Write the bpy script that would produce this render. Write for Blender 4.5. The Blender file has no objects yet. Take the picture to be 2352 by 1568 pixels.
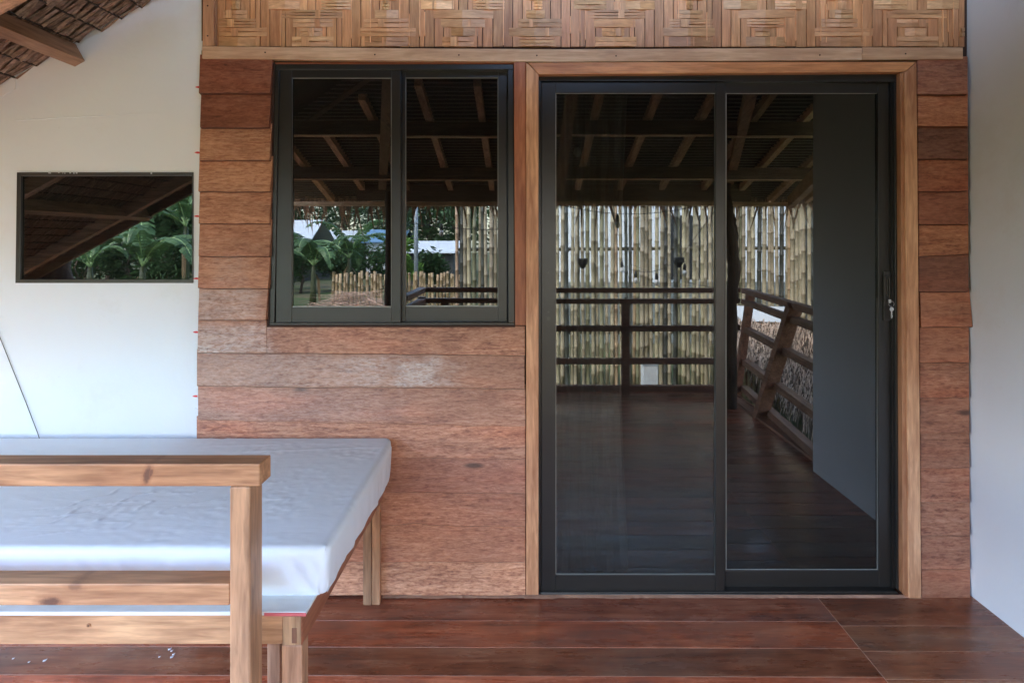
import bpy, bmesh, math, random
from mathutils import Vector, Matrix, noise
random.seed(7)
R = math.radians
COL = bpy.context.scene.collection

# ------------------------------------------------------------------ measured camera
FZ = .03         # floor level
D = 2.6            # camera to house wall (m)
S = 568.0          # picture units per metre at the wall (picture taken as 2352 x 1568)
U0, V0 = 1204.0, 557.0
H = 1.44           # eye height
def P(u, v, y=0.0):
    """wall-side point: picture position on the plane y"""
    d = 1 + y / D
    return Vector(((u-U0)*d/S, y, H-(v-V0)*d/S))
def Q(u, v, d):
    """point on the garden side that the panes (plane y=0) mirror at (u, v); d = virtual distance / D"""
    return Vector(((u-U0)*d/S, -D*(d-1), H-(v-V0)*d/S))

# ------------------------------------------------------------------ object helpers
def setp(o, label=None, cat=None, group=None, kind=None):
    if label: o['label'] = label
    if cat: o['category'] = cat
    if group: o['group'] = group
    if kind: o['kind'] = kind
    return o
def empty(name, loc=(0, 0, 0), parent=None, **k):
    o = bpy.data.objects.new(name, None); COL.objects.link(o)
    o.location = loc; o.empty_display_size = .1
    if parent: o.parent = parent
    return setp(o, **k)

class MB:
    def __init__(s): s.v = []; s.f = []; s.t = []; s.r = []
    def add(s, vs, fs, tint=(1, 1, 1), rnd=None):
        b = len(s.v); s.v += [tuple(v) for v in vs]
        rnd = random.random() if rnd is None else rnd
        for f in fs:
            s.f.append([b+i for i in f]); s.t.append(tint); s.r.append(rnd)
    def box(s, a, b, tint=(1, 1, 1), rnd=None):
        x0, y0, z0 = [min(a[i], b[i]) for i in range(3)]; x1, y1, z1 = [max(a[i], b[i]) for i in range(3)]
        vs = [(x, y, z) for x in (x0, x1) for y in (y0, y1) for z in (z0, z1)]
        s.add(vs, [(0, 1, 3, 2), (4, 6, 7, 5), (0, 4, 5, 1), (2, 3, 7, 6), (0, 2, 6, 4), (1, 5, 7, 3)], tint, rnd)
    def bar(s, p, q, w, h, up=(0, 0, 1), tint=(1, 1, 1), rnd=None, taper=1.0):
        p = Vector(p); q = Vector(q); d = (q-p).normalized(); up = Vector(up)
        sd = d.cross(up).normalized(); u2 = sd.cross(d).normalized()
        vs = []
        for c, k in ((p, 1), (q, taper)):
            for a, b in ((-1, -1), (1, -1), (1, 1), (-1, 1)):
                vs.append(c + sd*a*w/2*k + u2*b*h/2*k)
        s.add(vs, [(0, 3, 2, 1), (4, 5, 6, 7), (0, 1, 5, 4), (1, 2, 6, 5), (2, 3, 7, 6), (3, 0, 4, 7)], tint, rnd)
    def prism(s, pts, yf, yb, tint=(1, 1, 1), rnd=None):
        """frontal slab: outline given as picture points on plane yf, extruded straight back to yb"""
        fr = [P(u, v, yf) for u, v in pts]; n = len(fr)
        bk = [Vector((p.x, yb, p.z)) for p in fr]
        s.add(fr+bk, [tuple(range(n)), tuple(range(2*n-1, n-1, -1))] + [(i, i+n, (i+1) % n+n, (i+1) % n) for i in range(n)], tint, rnd)
    def rect(s, u0, v0, u1, v1, yf, yb, tint=(1, 1, 1), rnd=None):
        s.prism([(u0, v0), (u0, v1), (u1, v1), (u1, v0)], yf, yb, tint, rnd)
    def tube(s, pts, rad, n=8, tint=(1, 1, 1), rnd=None, caps=True):
        pts = [Vector(p) for p in pts]; m = len(pts)
        rr = rad if isinstance(rad, (list, tuple)) else [rad]*m
        vs = []
        for i, p in enumerate(pts):
            d = (pts[min(i+1, m-1)]-pts[max(i-1, 0)]).normalized()
            a = d.orthogonal().normalized() if abs(d.z) < .9 else Vector((1, 0, 0))
            a = (a - d*a.dot(d)).normalized(); b = d.cross(a)
            for k in range(n):
                t = 2*math.pi*k/n
                vs.append(p+(a*math.cos(t)+b*math.sin(t))*rr[i])
        fs = [(i*n+k, i*n+(k+1) % n, (i+1)*n+(k+1) % n, (i+1)*n+k) for i in range(m-1) for k in range(n)]
        if caps: fs += [tuple(range(n-1, -1, -1)), tuple(range((m-1)*n, m*n))]
        s.add(vs, fs, tint, rnd)
    def build(s, name, mat, parent=None, bevel=0, smooth=False, **k):
        me = bpy.data.meshes.new(name); me.from_pydata(s.v, [], s.f)
        a = me.attributes.new('tint', 'FLOAT_COLOR', 'FACE')
        a.data.foreach_set('color', [c for t in s.t for c in (t[0], t[1], t[2], 1)])
        a = me.attributes.new('rnd', 'FLOAT', 'FACE'); a.data.foreach_set('value', s.r)
        bm = bmesh.new(); bm.from_mesh(me); bmesh.ops.recalc_face_normals(bm, faces=bm.faces[:]); bm.to_mesh(me); bm.free()
        if smooth: me.shade_smooth()
        me.materials.append(mat)
        o = bpy.data.objects.new(name, me); COL.objects.link(o)
        if parent: o.parent = parent
        if bevel:
            m = o.modifiers.new('bevel', 'BEVEL'); m.width = bevel; m.segments = 2; m.limit_method = 'ANGLE'; m.angle_limit = R(40)
        return setp(o, **k)

# ------------------------------------------------------------------ materials
def newmat(name):
    m = bpy.data.materials.new(name); m.use_nodes = True
    nt = m.node_tree; nt.nodes.clear()
    out = nt.nodes.new('ShaderNodeOutputMaterial'); b = nt.nodes.new('ShaderNodeBsdfPrincipled')
    nt.links.new(b.outputs[0], out.inputs[0])
    return m, nt, b, out
class G:
    """tiny node graph helper"""
    def __init__(s, nt): s.nt = nt
    def n(s, t, **k):
        x = s.nt.nodes.new(t)
        for a, b in k.items(): setattr(x, a, b)
        return x
    def l(s, a, b): s.nt.links.new(a, b)
    def set(s, sock, v):
        if isinstance(v, bpy.types.NodeSocket): s.l(v, sock)
        else: sock.default_value = v
    def math(s, op, a, b=0.0, c=0.0, clamp=False):
        x = s.n('ShaderNodeMath', operation=op); x.use_clamp = clamp
        s.set(x.inputs[0], a); s.set(x.inputs[1], b)
        if len(x.inputs) > 2: s.set(x.inputs[2], c)
        return x.outputs[0]
    def mix(s, f, a, b, mode='MIX'):
        x = s.n('ShaderNodeMix', data_type='RGBA', blend_type=mode)
        s.set(x.inputs[0], f); s.set(x.inputs[6], a); s.set(x.inputs[7], b)
        return x.outputs[2]
    def noise(s, vec, scale=1, detail=4, rough=.55, dist=0):
        x = s.n('ShaderNodeTexNoise'); s.l(vec, x.inputs['Vector'])
        x.inputs['Scale'].default_value = scale; x.inputs['Detail'].default_value = detail
        x.inputs['Roughness'].default_value = rough; x.inputs['Distortion'].default_value = dist
        return x.outputs[0]
    def ramp(s, f, stops):
        x = s.n('ShaderNodeValToRGB'); s.l(f, x.inputs[0]); e = x.color_ramp.elements
        while len(e) < len(stops): e.new(.5)
        for i, (p, c) in enumerate(stops):
            e[i].position = p; e[i].color = (c[0], c[1], c[2], 1) if not isinstance(c, (int, float)) else (c, c, c, 1)
        return x.outputs[0]
    def mapr(s, f, a, b, c=0, d=1):
        x = s.n('ShaderNodeMapRange'); s.l(f, x.inputs[0])
        for i, v in enumerate((a, b, c, d)): x.inputs[i+1].default_value = v
        return x.outputs[0]
    def coords(s, scale=(1, 1, 1), rndoff=True):
        tc = s.n('ShaderNodeTexCoord'); at = s.n('ShaderNodeAttribute', attribute_name='rnd')
        v = tc.outputs['Object']
        if rndoff:
            c = s.n('ShaderNodeVectorMath', operation='SCALE'); c.inputs[0].default_value = (31.7, 17.3, 23.9)
            s.l(at.outputs['Fac'], c.inputs['Scale'])
            a = s.n('ShaderNodeVectorMath', operation='ADD'); s.l(v, a.inputs[0]); s.l(c.outputs[0], a.inputs[1]); v = a.outputs[0]
        mp = s.n('ShaderNodeMapping'); s.l(v, mp.inputs[0]); mp.inputs['Scale'].default_value = scale
        return mp.outputs[0]
    def tint(s):
        return s.n('ShaderNodeAttribute', attribute_name='tint').outputs['Color']
    def bump(s, h, strength=.3, dist=.01):
        x = s.n('ShaderNodeBump'); x.inputs['Strength'].default_value = strength; x.inputs['Distance'].default_value = dist
        s.l(h, x.inputs['Height']); return x.outputs[0]

def wood(name, dark, light, axis='x', rough=.6, bump=.25, fine=1.0, knots=True, streak=1.0, spec=.4, klist=()):
    m, nt, b, out = newmat(name); g = G(nt)
    k = {'x': (2.2, 26, 26), 'y': (26, 2.2, 26), 'z': (26, 26, 2.2)}[axis]
    v = g.coords(tuple(c*fine for c in k))
    n1 = g.noise(v, 1, 6, .62, .6)
    k2 = {'x': (9, 90, 90), 'y': (90, 9, 90), 'z': (90, 90, 9)}[axis]
    n2 = g.noise(g.coords(tuple(c*fine for c in k2)), 1, 3, .6, .3)
    n3 = g.noise(g.coords((2.5, 2.5, 2.5)), 1, 3, .5)
    f = g.math('ADD', g.math('MULTIPLY', n1, .6*streak), g.math('MULTIPLY', n2, .45))
    col = g.ramp(f, [(.38, dark), (.52, tuple((a+c)/2 for a, c in zip(dark, light))), (.64, light)])
    col = g.mix(g.mapr(n3, .35, .65, .0, .7), col, g.mix(1, col, (.72, .60, .54, 1), 'MULTIPLY'))
    if knots:
        vo = g.n('ShaderNodeTexVoronoi'); kk = {'x': (1.6, 5, 5), 'y': (5, 1.6, 5), 'z': (5, 5, 1.6)}[axis]
        g.l(g.coords(kk), vo.inputs['Vector']); vo.inputs['Scale'].default_value = 1.0
        kn = g.mapr(vo.outputs['Distance'], .03, .10, .75, 0)
        col = g.mix(kn, col, (.07, .03, .02, 1))
    if klist:
        tcc = g.n('ShaderNodeTexCoord').outputs['Object']; sp = g.n('ShaderNodeSeparateXYZ'); g.l(tcc, sp.inputs[0])
        wb = g.math('MULTIPLY', g.math('SUBTRACT', g.noise(tcc, 60, 4, .7), .5), 1.6)
        for kx, kz, rx, rz, ka in klist:
            dx = g.math('DIVIDE', g.math('SUBTRACT', sp.outputs[0], kx), rx); dz = g.math('DIVIDE', g.math('SUBTRACT', sp.outputs[2], kz), rz)
            if rz > rx: dx = g.math('SUBTRACT', dx, g.math('MULTIPLY', dz, .55))
            r2 = g.math('ADD', g.math('ADD', g.math('MULTIPLY', dx, dx), g.math('MULTIPLY', dz, dz)), wb)
            col = g.mix(g.mapr(r2, 2.6, .9, 0, .5*ka), col, (.26, .11, .06, 1))
            col = g.mix(g.mapr(r2, 1.0, .2, 0, .85*ka), col, (.09, .04, .03, 1))
    col = g.mix(1, col, g.tint(), 'MULTIPLY')
    g.l(col, b.inputs['Base Color'])
    b.inputs['Roughness'].default_value = rough; b.inputs['Specular IOR Level'].default_value = spec
    g.l(g.bump(f, bump, .006), b.inputs['Normal'])
    return m

def siding_mat():
    m, nt, b, out = newmat('rough_siding'); g = G(nt)
    v = g.coords((7, 55, 55)); n1 = g.noise(v, 1, 5, .65, 1.2)
    n2 = g.noise(g.coords((40, 135, 135)), 1, 3, .65, .6)
    n3 = g.noise(g.coords((3.2, 7, 7)), 1, 3, .55)
    rn = g.n('ShaderNodeAttribute', attribute_name='rnd').outputs['Fac']
    n6 = g.noise(g.coords((14, 80, 80)), 1, 5, .7, 2.2)
    fa = g.math('ADD', g.math('MULTIPLY', n1, .5), g.math('MULTIPLY', n2, .5))
    fb = g.math('ADD', g.math('MULTIPLY', n1, .3), g.math('ADD', g.math('MULTIPLY', n2, .2), g.math('MULTIPLY', n6, .5)))
    f = g.math('ADD', g.math('MULTIPLY', fa, g.math('SUBTRACT', 1.0, rn)), g.math('MULTIPLY', fb, rn))
    col = g.ramp(f, [(.34, (.14, .052, .034)), (.43, (.34, .15, .092)), (.52, (.50, .26, .165)), (.68, (.70, .44, .32))])
    col = g.mix(g.mapr(n3, .42, .68, 0, .6), col, g.mix(1, col, (.62, .60, .62, 1), 'MULTIPLY'))
    n4 = g.noise(g.coords((1.6, 9, 9)), 1, 3, .5)
    col = g.mix(g.mapr(n4, .52, .7, 0, .5), col, g.mix(1, col, (1.15, .78, .62, 1), 'MULTIPLY'))
    vo = g.n('ShaderNodeTexVoronoi'); g.l(g.coords((1.5, 5.5, 5.5)), vo.inputs['Vector']); vo.inputs['Scale'].default_value = 1.0
    col = g.mix(g.mapr(vo.outputs['Distance'], .035, .075, .8, 0), col, (.05, .022, .014, 1))
    # varnish sheen painted as pale irregular patches on the boards below the window
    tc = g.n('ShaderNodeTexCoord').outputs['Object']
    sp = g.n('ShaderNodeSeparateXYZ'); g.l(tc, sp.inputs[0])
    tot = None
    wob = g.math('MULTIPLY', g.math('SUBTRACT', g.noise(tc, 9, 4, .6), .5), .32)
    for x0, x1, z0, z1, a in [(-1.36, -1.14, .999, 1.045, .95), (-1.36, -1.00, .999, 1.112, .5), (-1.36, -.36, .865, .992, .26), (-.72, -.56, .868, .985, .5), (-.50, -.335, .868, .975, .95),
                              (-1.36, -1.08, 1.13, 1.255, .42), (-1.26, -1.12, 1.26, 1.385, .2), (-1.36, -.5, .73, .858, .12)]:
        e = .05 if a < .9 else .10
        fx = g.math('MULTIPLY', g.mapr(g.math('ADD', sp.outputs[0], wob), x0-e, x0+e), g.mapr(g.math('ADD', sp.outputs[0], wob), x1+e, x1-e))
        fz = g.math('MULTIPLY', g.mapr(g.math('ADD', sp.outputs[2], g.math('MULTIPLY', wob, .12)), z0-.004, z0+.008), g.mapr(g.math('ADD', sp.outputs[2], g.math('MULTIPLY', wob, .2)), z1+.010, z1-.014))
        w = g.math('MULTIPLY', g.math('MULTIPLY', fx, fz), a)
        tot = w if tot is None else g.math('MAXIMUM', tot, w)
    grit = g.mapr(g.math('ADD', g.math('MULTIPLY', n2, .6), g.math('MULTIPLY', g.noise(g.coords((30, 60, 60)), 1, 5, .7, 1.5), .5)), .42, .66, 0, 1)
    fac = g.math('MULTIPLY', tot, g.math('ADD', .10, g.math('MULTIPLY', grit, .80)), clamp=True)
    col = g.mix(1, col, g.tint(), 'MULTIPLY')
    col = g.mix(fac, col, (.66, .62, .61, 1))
    g.l(col, b.inputs['Base Color']); b.inputs['Roughness'].default_value = .42; b.inputs['Specular IOR Level'].default_value = .5
    g.l(g.bump(f, .55, .006), b.inputs['Normal'])
    return m

def plain(name, col, rough=.6, metal=0, spec=.5, nscale=20, namt=.12, bump=0, bscale=80):
    m, nt, b, out = newmat(name); g = G(nt)
    tc = g.coords((1, 1, 1))
    n = g.noise(tc, nscale, 4, .6)
    c = g.mix(g.mapr(n, .3, .7, 0, 1), tuple(x*(1-namt) for x in col)+(1,), tuple(min(1, x*(1+namt)) for x in col)+(1,))
    c = g.mix(1, c, g.tint(), 'MULTIPLY')
    g.l(c, b.inputs['Base Color']); b.inputs['Roughness'].default_value = rough
    b.inputs['Metallic'].default_value = metal; b.inputs['Specular IOR Level'].default_value = spec
    if bump: g.l(g.bump(g.noise(tc, bscale, 4, .6), bump, .004), b.inputs['Normal'])
    return m

def wall_mat(k=(1, 1, 1), name='white_painted_board'):
    m, nt, b, out = newmat(name); g = G(nt)
    tc = g.n('ShaderNodeTexCoord').outputs['Object']
    big = g.noise(tc, 1.7, 4, .55); fine = g.noise(tc, 45, 4, .6)
    col = g.mix(g.mapr(big, .35, .7, 0, .5), (.765, .80, .865, 1), (.70, .735, .79, 1))
    col = g.mix(g.mapr(fine, .68, .8, 0, .25), col, (.5, .49, .47, 1))
    st = g.noise(tc, 3.1, 6, .7)
    col = g.mix(g.mapr(st, .56, .74, 0, .30), col, (.60, .58, .54, 1))
    col = g.mix(1, col, k+(1,), 'MULTIPLY')
    g.l(col, b.inputs['Base Color']); b.inputs['Roughness'].default_value = .5
    h = g.math('ADD', g.math('MULTIPLY', fine, .35), g.noise(tc, 6, 3, .5))
    g.l(g.bump(h, .18, .01), b.inputs['Normal'])
    return m

def floor_mat():
    m, nt, b, out = newmat('varnished_red_floor'); g = G(nt)
    n1 = g.noise(g.coords((1.6, 22, 22)), 1, 6, .6, .7); n2 = g.noise(g.coords((12, 120, 120)), 1, 3, .6)
    n3 = g.noise(g.coords((2.3, 5, 5)), 1, 4, .6, .5)
    f = g.math('ADD', g.math('MULTIPLY', n1, .45), g.math('ADD', g.math('MULTIPLY', n2, .22), g.math('MULTIPLY', g.noise(g.coords((5, 7, 7)), 1, 5, .65, .4), .33)))
    col = g.ramp(f, [(.37, (.115, .034, .017)), (.5, (.32, .094, .044)), (.64, (.50, .20, .105))])
    col = g.mix(g.mapr(n3, .46, .66, 0, .85), col, g.mix(.6, col, (.19, .115, .085, 1)))
    col = g.mix(1, col, g.tint(), 'MULTIPLY')
    dust = g.noise(g.coords((30, 45, 45)), 1, 5, .75)
    col = g.mix(g.mapr(dust, .66, .8, 0, .5), col, (.30, .24, .21, 1))
    g.l(col, b.inputs['Base Color'])
    g.l(g.mapr(g.noise(g.coords((4, 14, 14)), 1, 5, .65), .3, .75, .16, .46), b.inputs['Roughness'])
    b.inputs['Specular IOR Level'].default_value = .5
    g.l(g.bump(g.math('ADD', f, g.math('MULTIPLY', n3, 1.5)), .14, .005), b.inputs['Normal'])
    return m

def glass_mat(name, tint, ior):
    m = bpy.data.materials.new(name); m.use_nodes = True; nt = m.node_tree; nt.nodes.clear(); g = G(nt)
    out = g.n('ShaderNodeOutputMaterial'); fr = g.n('ShaderNodeFresnel'); fr.inputs[0].default_value = ior
    tr = g.n('ShaderNodeBsdfTransparent'); tr.inputs[0].default_value = tint+(1,)
    gl = g.n('ShaderNodeBsdfGlossy'); gl.inputs['Roughness'].default_value = 0.0; gl.inputs[0].default_value = (.97, 1, .98, 1)
    mx = g.n('ShaderNodeMixShader'); g.l(fr.outputs[0], mx.inputs[0]); g.l(tr.outputs[0], mx.inputs[1]); g.l(gl.outputs[0], mx.inputs[2])
    # thin film of dust that scatters a little light
    df = g.n('ShaderNodeBsdfDiffuse'); df.inputs[0].default_value = (.45, .5, .48, 1)
    tc = g.n('ShaderNodeTexCoord').outputs['Object']
    dn = g.mapr(g.noise(tc, 2.2, 5, .6), .35, .75, .007, .014)
    m2 = g.n('ShaderNodeMixShader'); g.l(dn, m2.inputs[0]); g.l(mx.outputs[0], m2.inputs[1]); g.l(df.outputs[0], m2.inputs[2])
    bp = g.n('ShaderNodeBump'); bp.inputs['Strength'].default_value = .006; bp.inputs['Distance'].default_value = .01
    g.l(g.noise(tc, 2.5, 2, .5), bp.inputs['Height']); g.l(bp.outputs[0], gl.inputs['Normal'])
    g.l(m2.outputs[0], out.inputs[0]); return m

def leaf_mat(name, c1, c2, sat=1, trans=.35, rough=.45):
    m = bpy.data.materials.new(name); m.use_nodes = True; nt = m.node_tree; nt.nodes.clear(); g = G(nt)
    out = g.n('ShaderNodeOutputMaterial'); b = g.n('ShaderNodeBsdfPrincipled'); t = g.n('ShaderNodeBsdfTranslucent')
    at = g.n('ShaderNodeAttribute', attribute_name='rnd')
    n = g.noise(g.coords((3, 3, 3), False), 1, 4, .6)
    c = g.mix(g.math('ADD', g.math('MULTIPLY', at.outputs['Fac'], .6), g.math('MULTIPLY', n, .5), clamp=True), c1+(1,), c2+(1,))
    c = g.mix(1, c, g.tint(), 'MULTIPLY')
    g.l(c, b.inputs['Base Color']); b.inputs['Roughness'].default_value = rough
    g.l(c, t.inputs[0])
    mx = g.n('ShaderNodeMixShader'); mx.inputs[0].default_value = trans
    g.l(b.outputs[0], mx.inputs[1]); g.l(t.outputs[0], mx.inputs[2]); g.l(mx.outputs[0], out.inputs[0])
    return m

M = {}
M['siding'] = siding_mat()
M['trim_x'] = wood('light_trim_x', (.52, .32, .20), (.80, .56, .38), 'x', .5, .12, streak=.9)
M['trim_z'] = wood('light_trim_z', (.46, .26, .155), (.76, .49, .32), 'z', .5, .12)
M['casing_x'] = wood('red_casing_x', (.40, .155, .065), (.76, .38, .18), 'x', .42, .12)
M['casing_z'] = wood('red_casing_z', (.42, .19, .10), (.80, .47, .28), 'z', .42, .12)
M['bed_x'] = wood('bed_lumber_x', (.28, .145, .085), (.66, .40, .245), 'x', .42, .1, fine=.7, klist=[(-.878, .8995, .010, .024, 1.0), (-.868, .905, .004, .010, .7), (-1.112, .597, .030, .013, 1.0), (-1.055, .632, .020, .010, .55), (-.64, .61, .035, .0015, .6), (-.50, .885, .006, .004, .6)])
M['bed_y'] = wood('bed_lumber_y', (.28, .10, .06), (.44, .19, .11), 'y', .45, .1)
M['bed_z'] = wood('bed_lumber_z', (.24, .135, .085), (.60, .37, .235), 'z', .45, .1, fine=.8)
M['roof_x'] = wood('roof_lumber_x', (.30, .21, .15), (.66, .50, .37), 'x', .7, .2)
M['roof_y'] = wood('roof_lumber_y', (.36, .25, .17), (.70, .50, .36), 'y', .7, .2)
M['rail_x'] = wood('rail_lumber_x', (.12, .05, .035), (.32, .16, .11), 'x', .5, .2)
M['rail_y'] = wood('rail_lumber_y', (.14, .07, .05), (.38, .22, .16), 'y', .5, .2)
M['bark'] = wood('trunk_bark', (.05, .03, .02), (.16, .10, .07), 'z', .8, .6)
M['wall'] = wall_mat(); M['wall_grey'] = wall_mat((.84, .83, .87), 'grey_painted_wall')
M['floor'] = floor_mat()
M['dust'] = plain('floor_gap_dust', (.66, .42, .30), .9)
M['alu'] = plain('bronze_aluminium', (.015, .0135, .012), .3, 0, .5, 3, .25)
M['bead'] = plain('sealant_bead', (.30, .30, .29), .5)
M['alu_worn'] = plain('worn_aluminium', (.13, .13, .125), .4, .3, .5)
M['gap'] = plain('dark_reveal_wood', (.045, .02, .013), .9)
M['glass'] = glass_mat('tinted_glass', (.12, .125, .12), 1.68)
M['glass2'] = glass_mat('dusty_tinted_glass', (.36, .38, .37), 1.68)
M['chrome'] = plain('chrome_lock', (.7, .7, .7), .2, 1, .5)
M['cane'] = wood('split_bamboo', (.48, .265, .14), (.80, .50, .29), 'x', .45, .2, fine=1.3, streak=.9, knots=False)
M['canev'] = wood('split_bamboo_upright', (.46, .24, .125), (.80, .475, .27), 'z', .45, .2, fine=1.3, streak=.9, knots=False)
M['thatch'] = wood('nipa_leaf', (.13, .09, .065), (.44, .33, .26), 'x', .8, .4, fine=1.2, knots=False)
M['thatch_grey'] = wood('weathered_thatch', (.34, .26, .21), (.85, .74, .64), 'z', .85, .3, knots=False)
M['lath'] = plain('dark_lath', (.035, .022, .015), .8)
M['bamboo'] = plain('bamboo_culm', (.38, .34, .245), .38, 0, .5, 9, .25)
M['sheet'] = None
M['ply'] = plain('painted_plywood', (.70, .74, .76), .5, 0, .4, 12, .06)
M['pink'] = plain('pink_paint_edge', (.60, .13, .14), .6)
M['red'] = plain('red_crayon_tick', (.65, .05, .05), .7)
M['black'] = plain('black_rubber', (.012, .012, .013), .5)
M['bulb'] = plain('clear_bulb_glass', (.6, .6, .58), .1, 0, .8)
M['dark_room'] = plain('dim_room_wall', (.05, .05, .05), .8)
M['white'] = plain('white_render', (.72, .74, .76), .7)
M['blue'] = plain('blue_metal_sheet', (.14, .28, .45), .5)
M['tin'] = plain('pale_metal_sheet', (.62, .68, .74), .5, 0, .4, 3, .1)
M['steel'] = plain('galvanised_pole', (.34, .38, .42), .5, .3)
M['banana'] = leaf_mat('banana_leaf', (.034, .080, .030), (.11, .20, .075), trans=.35)
M['midrib'] = plain('banana_midrib', (.36, .50, .22), .5)
M['dryleaf'] = leaf_mat('dry_leaf', (.20, .12, .06), (.38, .26, .14), trans=.2, rough=.8)
M['foliage'] = leaf_mat('tree_leaves', (.026, .060, .024), (.075, .135, .055), trans=.3)
M['lime'] = leaf_mat('bright_shrub_leaves', (.10, .22, .04), (.24, .38, .09), trans=.35)

def sheet_mat():
    m, nt, b, out = newmat('white_cotton_sheet'); g = G(nt)
    tc = g.n('ShaderNodeTexCoord').outputs['Object']
    mp = g.n('ShaderNodeMapping'); g.l(tc, mp.inputs[0]); mp.inputs['Rotation'].default_value = (0, 0, R(25)); mp.inputs['Scale'].default_value = (4, 14, 5)
    f = g.noise(mp.outputs[0], 1, 4, .55, 1.0); w = g.noise(tc, 420, 2, .5)
    b.inputs['Base Color'].default_value = (.73, .775, .87, 1); b.inputs['Roughness'].default_value = .75
    b.inputs['Sheen Weight'].default_value = .25
    g.l(g.bump(g.math('ADD', f, g.math('MULTIPLY', w, .04)), .14, .012), b.inputs['Normal'])
    return m
M['sheet'] = sheet_mat()

def ground_mat():
    m, nt, b, out = newmat('grassy_ground'); g = G(nt)
    tc = g.n('ShaderNodeTexCoord').outputs['Object']
    n = g.noise(tc, .9, 5, .6); n2 = g.noise(tc, 14, 5, .7)
    c = g.mix(g.mapr(n, .4, .62, 0, 1), (.07, .12, .03, 1), (.17, .13, .08, 1))
    c = g.mix(g.mapr(n2, .3, .7, 0, .6), c, (.03, .05, .015, 1))
    g.l(c, b.inputs['Base Color']); b.inputs['Roughness'].default_value = .95
    g.l(g.bump(n2, .6, .05), b.inputs['Normal']); return m
M['ground'] = ground_mat()

def vtint(a=.12, base=(1, 1, 1)):
    k = 1+random.uniform(-a, a)
    return (base[0]*k, base[1]*k*(1+random.uniform(-.03, .03)), base[2]*k*(1+random.uniform(-.04, .04)))

# ================================================================== HOUSE
house = empty('house', label='beach house front of timber siding, woven bamboo and white boards under a thatched porch roof', cat='house')

# ---- white walls
def wallz(x):     # underside of the gable roof above the wall
    return 3.256+.55*x if x < .34 else 3.443-.55*(x-.34)
mb = MB()
wx0, wx1, wz0, wz1 = -5.0, P(460, 0).x, -.45, 3.0
a, b_ = P(41, 400), P(441.5, 648)       # opening for the fixed window
ox0, ox1, oz1, oz0 = a.x, b_.x, a.z, b_.z
def whitepiece(x0, x1, z0, z1f):
    y0, y1 = 0.0, .09
    zz = [z1f(x0), z1f(x1)]
    vs = [(x0, y0, z0), (x1, y0, z0), (x1, y0, zz[1]), (x0, y0, zz[0]), (x0, y1, z0), (x1, y1, z0), (x1, y1, zz[1]), (x0, y1, zz[0])]
    mb.add(vs, [(0, 1, 2, 3), (7, 6, 5, 4), (0, 4, 5, 1), (1, 5, 6, 2), (2, 6, 7, 3), (3, 7, 4, 0)])
top = lambda x: wallz(x)+.03
whitepiece(wx0, ox0, wz0, top); whitepiece(ox1, wx1+.03, wz0, top)
whitepiece(ox0, ox1, wz0, lambda x: oz0); 
zz1 = oz1; y0, y1 = 0.0, .09
mb.add([(ox0, y0, zz1), (ox1, y0, zz1), (ox1, y0, top(ox1)), (ox0, y0, top(ox0)), (ox0, y1, zz1), (ox1, y1, zz1), (ox1, y1, top(ox1)), (ox0, y1, top(ox0))],
       [(0, 1, 2, 3), (7, 6, 5, 4), (0, 4, 5, 1), (1, 5, 6, 2), (2, 6, 7, 3), (3, 7, 4, 0)])
mb.build('white_wall', M['wall'], house, label='white painted board wall with a small fixed window')
# a second sheet of board lapped over the far left, and the hairline joint between sheets
mb = MB()
mb.prism([(-200, 250), (-200, 330), (35.5, 205), (36, 174), (-60, 226)], -.003, -.0005)
mb.build('wall_board', M['wall'], house)
mb = MB()
pts = [P(u, v, -.0005) for u, v in [(37, 277), (90, 274.5), (150, 270), (215, 267.5), (260, 266), (300, 262.5), (380, 261)]]
mb.tube(pts, [.0012, .0020, .0014, .002, .0013, .0016, .0006], 5, (.38, .36, .35))
mb.build('board_seam', M['wall'], house)
mb = MB()
for i in range(46):   # ragged paint edge where the white board meets the siding
    v = 10+i*21.5+random.uniform(-4, 4); u = 461-(v-100)*.0095
    mb.prism([(u-random.uniform(3, 7), v), (u-random.uniform(1, 4), v+22), (u+4, v+22), (u+4, v)], -.004-random.random()*.004, .0, (.78, .76, .75))
mb.build('ragged_edge', M['wall'], house)
for v in (201, 351, 497, 640, 763, 910):
    mb = MB(); u = 460-(v-100)*.0095
    du = random.uniform(-1, 1)
    mb.prism([(u-11+du, v-.5), (u-7, v-2.2), (u-3, v-2.8), (u+1, v-1.5), (u+1, v+1.5), (u-4, v+1.8), (u-8, v+1)], -.0102, -.0085)
    mb.build('red_tick', M['red'], house)

# ---- wing wall on the right
mb = MB()
mb.box((1.786, -1.326, -.45), (1.91, .05, 2.68)); mb.build('side_wall', M['wall_grey'], house, bevel=.004, label='smooth white side wall at the right end of the porch')

# ---- backing behind the siding (black reveal seen in gaps)
wd = MB()
z_top = 2.52; xl = P(458, 0).x+.005; 
def backing(u0, v0, u1, v1): wd.rect(u0, v0, u1, v1, -.006, .06)
backing(463, 130, 628, 1400); backing(626, 748, 1212, 1400); backing(2096, 130, 2226, 1400); backing(1176, 140, 1212, 750)
backing(463, -60, 2222, 144)
for x0, x1 in ((P(463, 0).x, .34), (.34, P(2222, 0).x)):
    zb = P(0, -59).z
    vs = [(x0, -.006, zb), (x1, -.006, zb), (x1, -.006, wallz(x1)), (x0, -.006, wallz(x0)), (x0, .06, zb), (x1, .06, zb), (x1, .06, wallz(x1)), (x0, .06, wallz(x0))]
    wd.add(vs, [(0, 1, 2, 3), (7, 6, 5, 4), (0, 4, 5, 1), (1, 5, 6, 2), (2, 6, 7, 3), (3, 7, 4, 0)])
wd.build('wall_backing', M['gap'], house)

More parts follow.
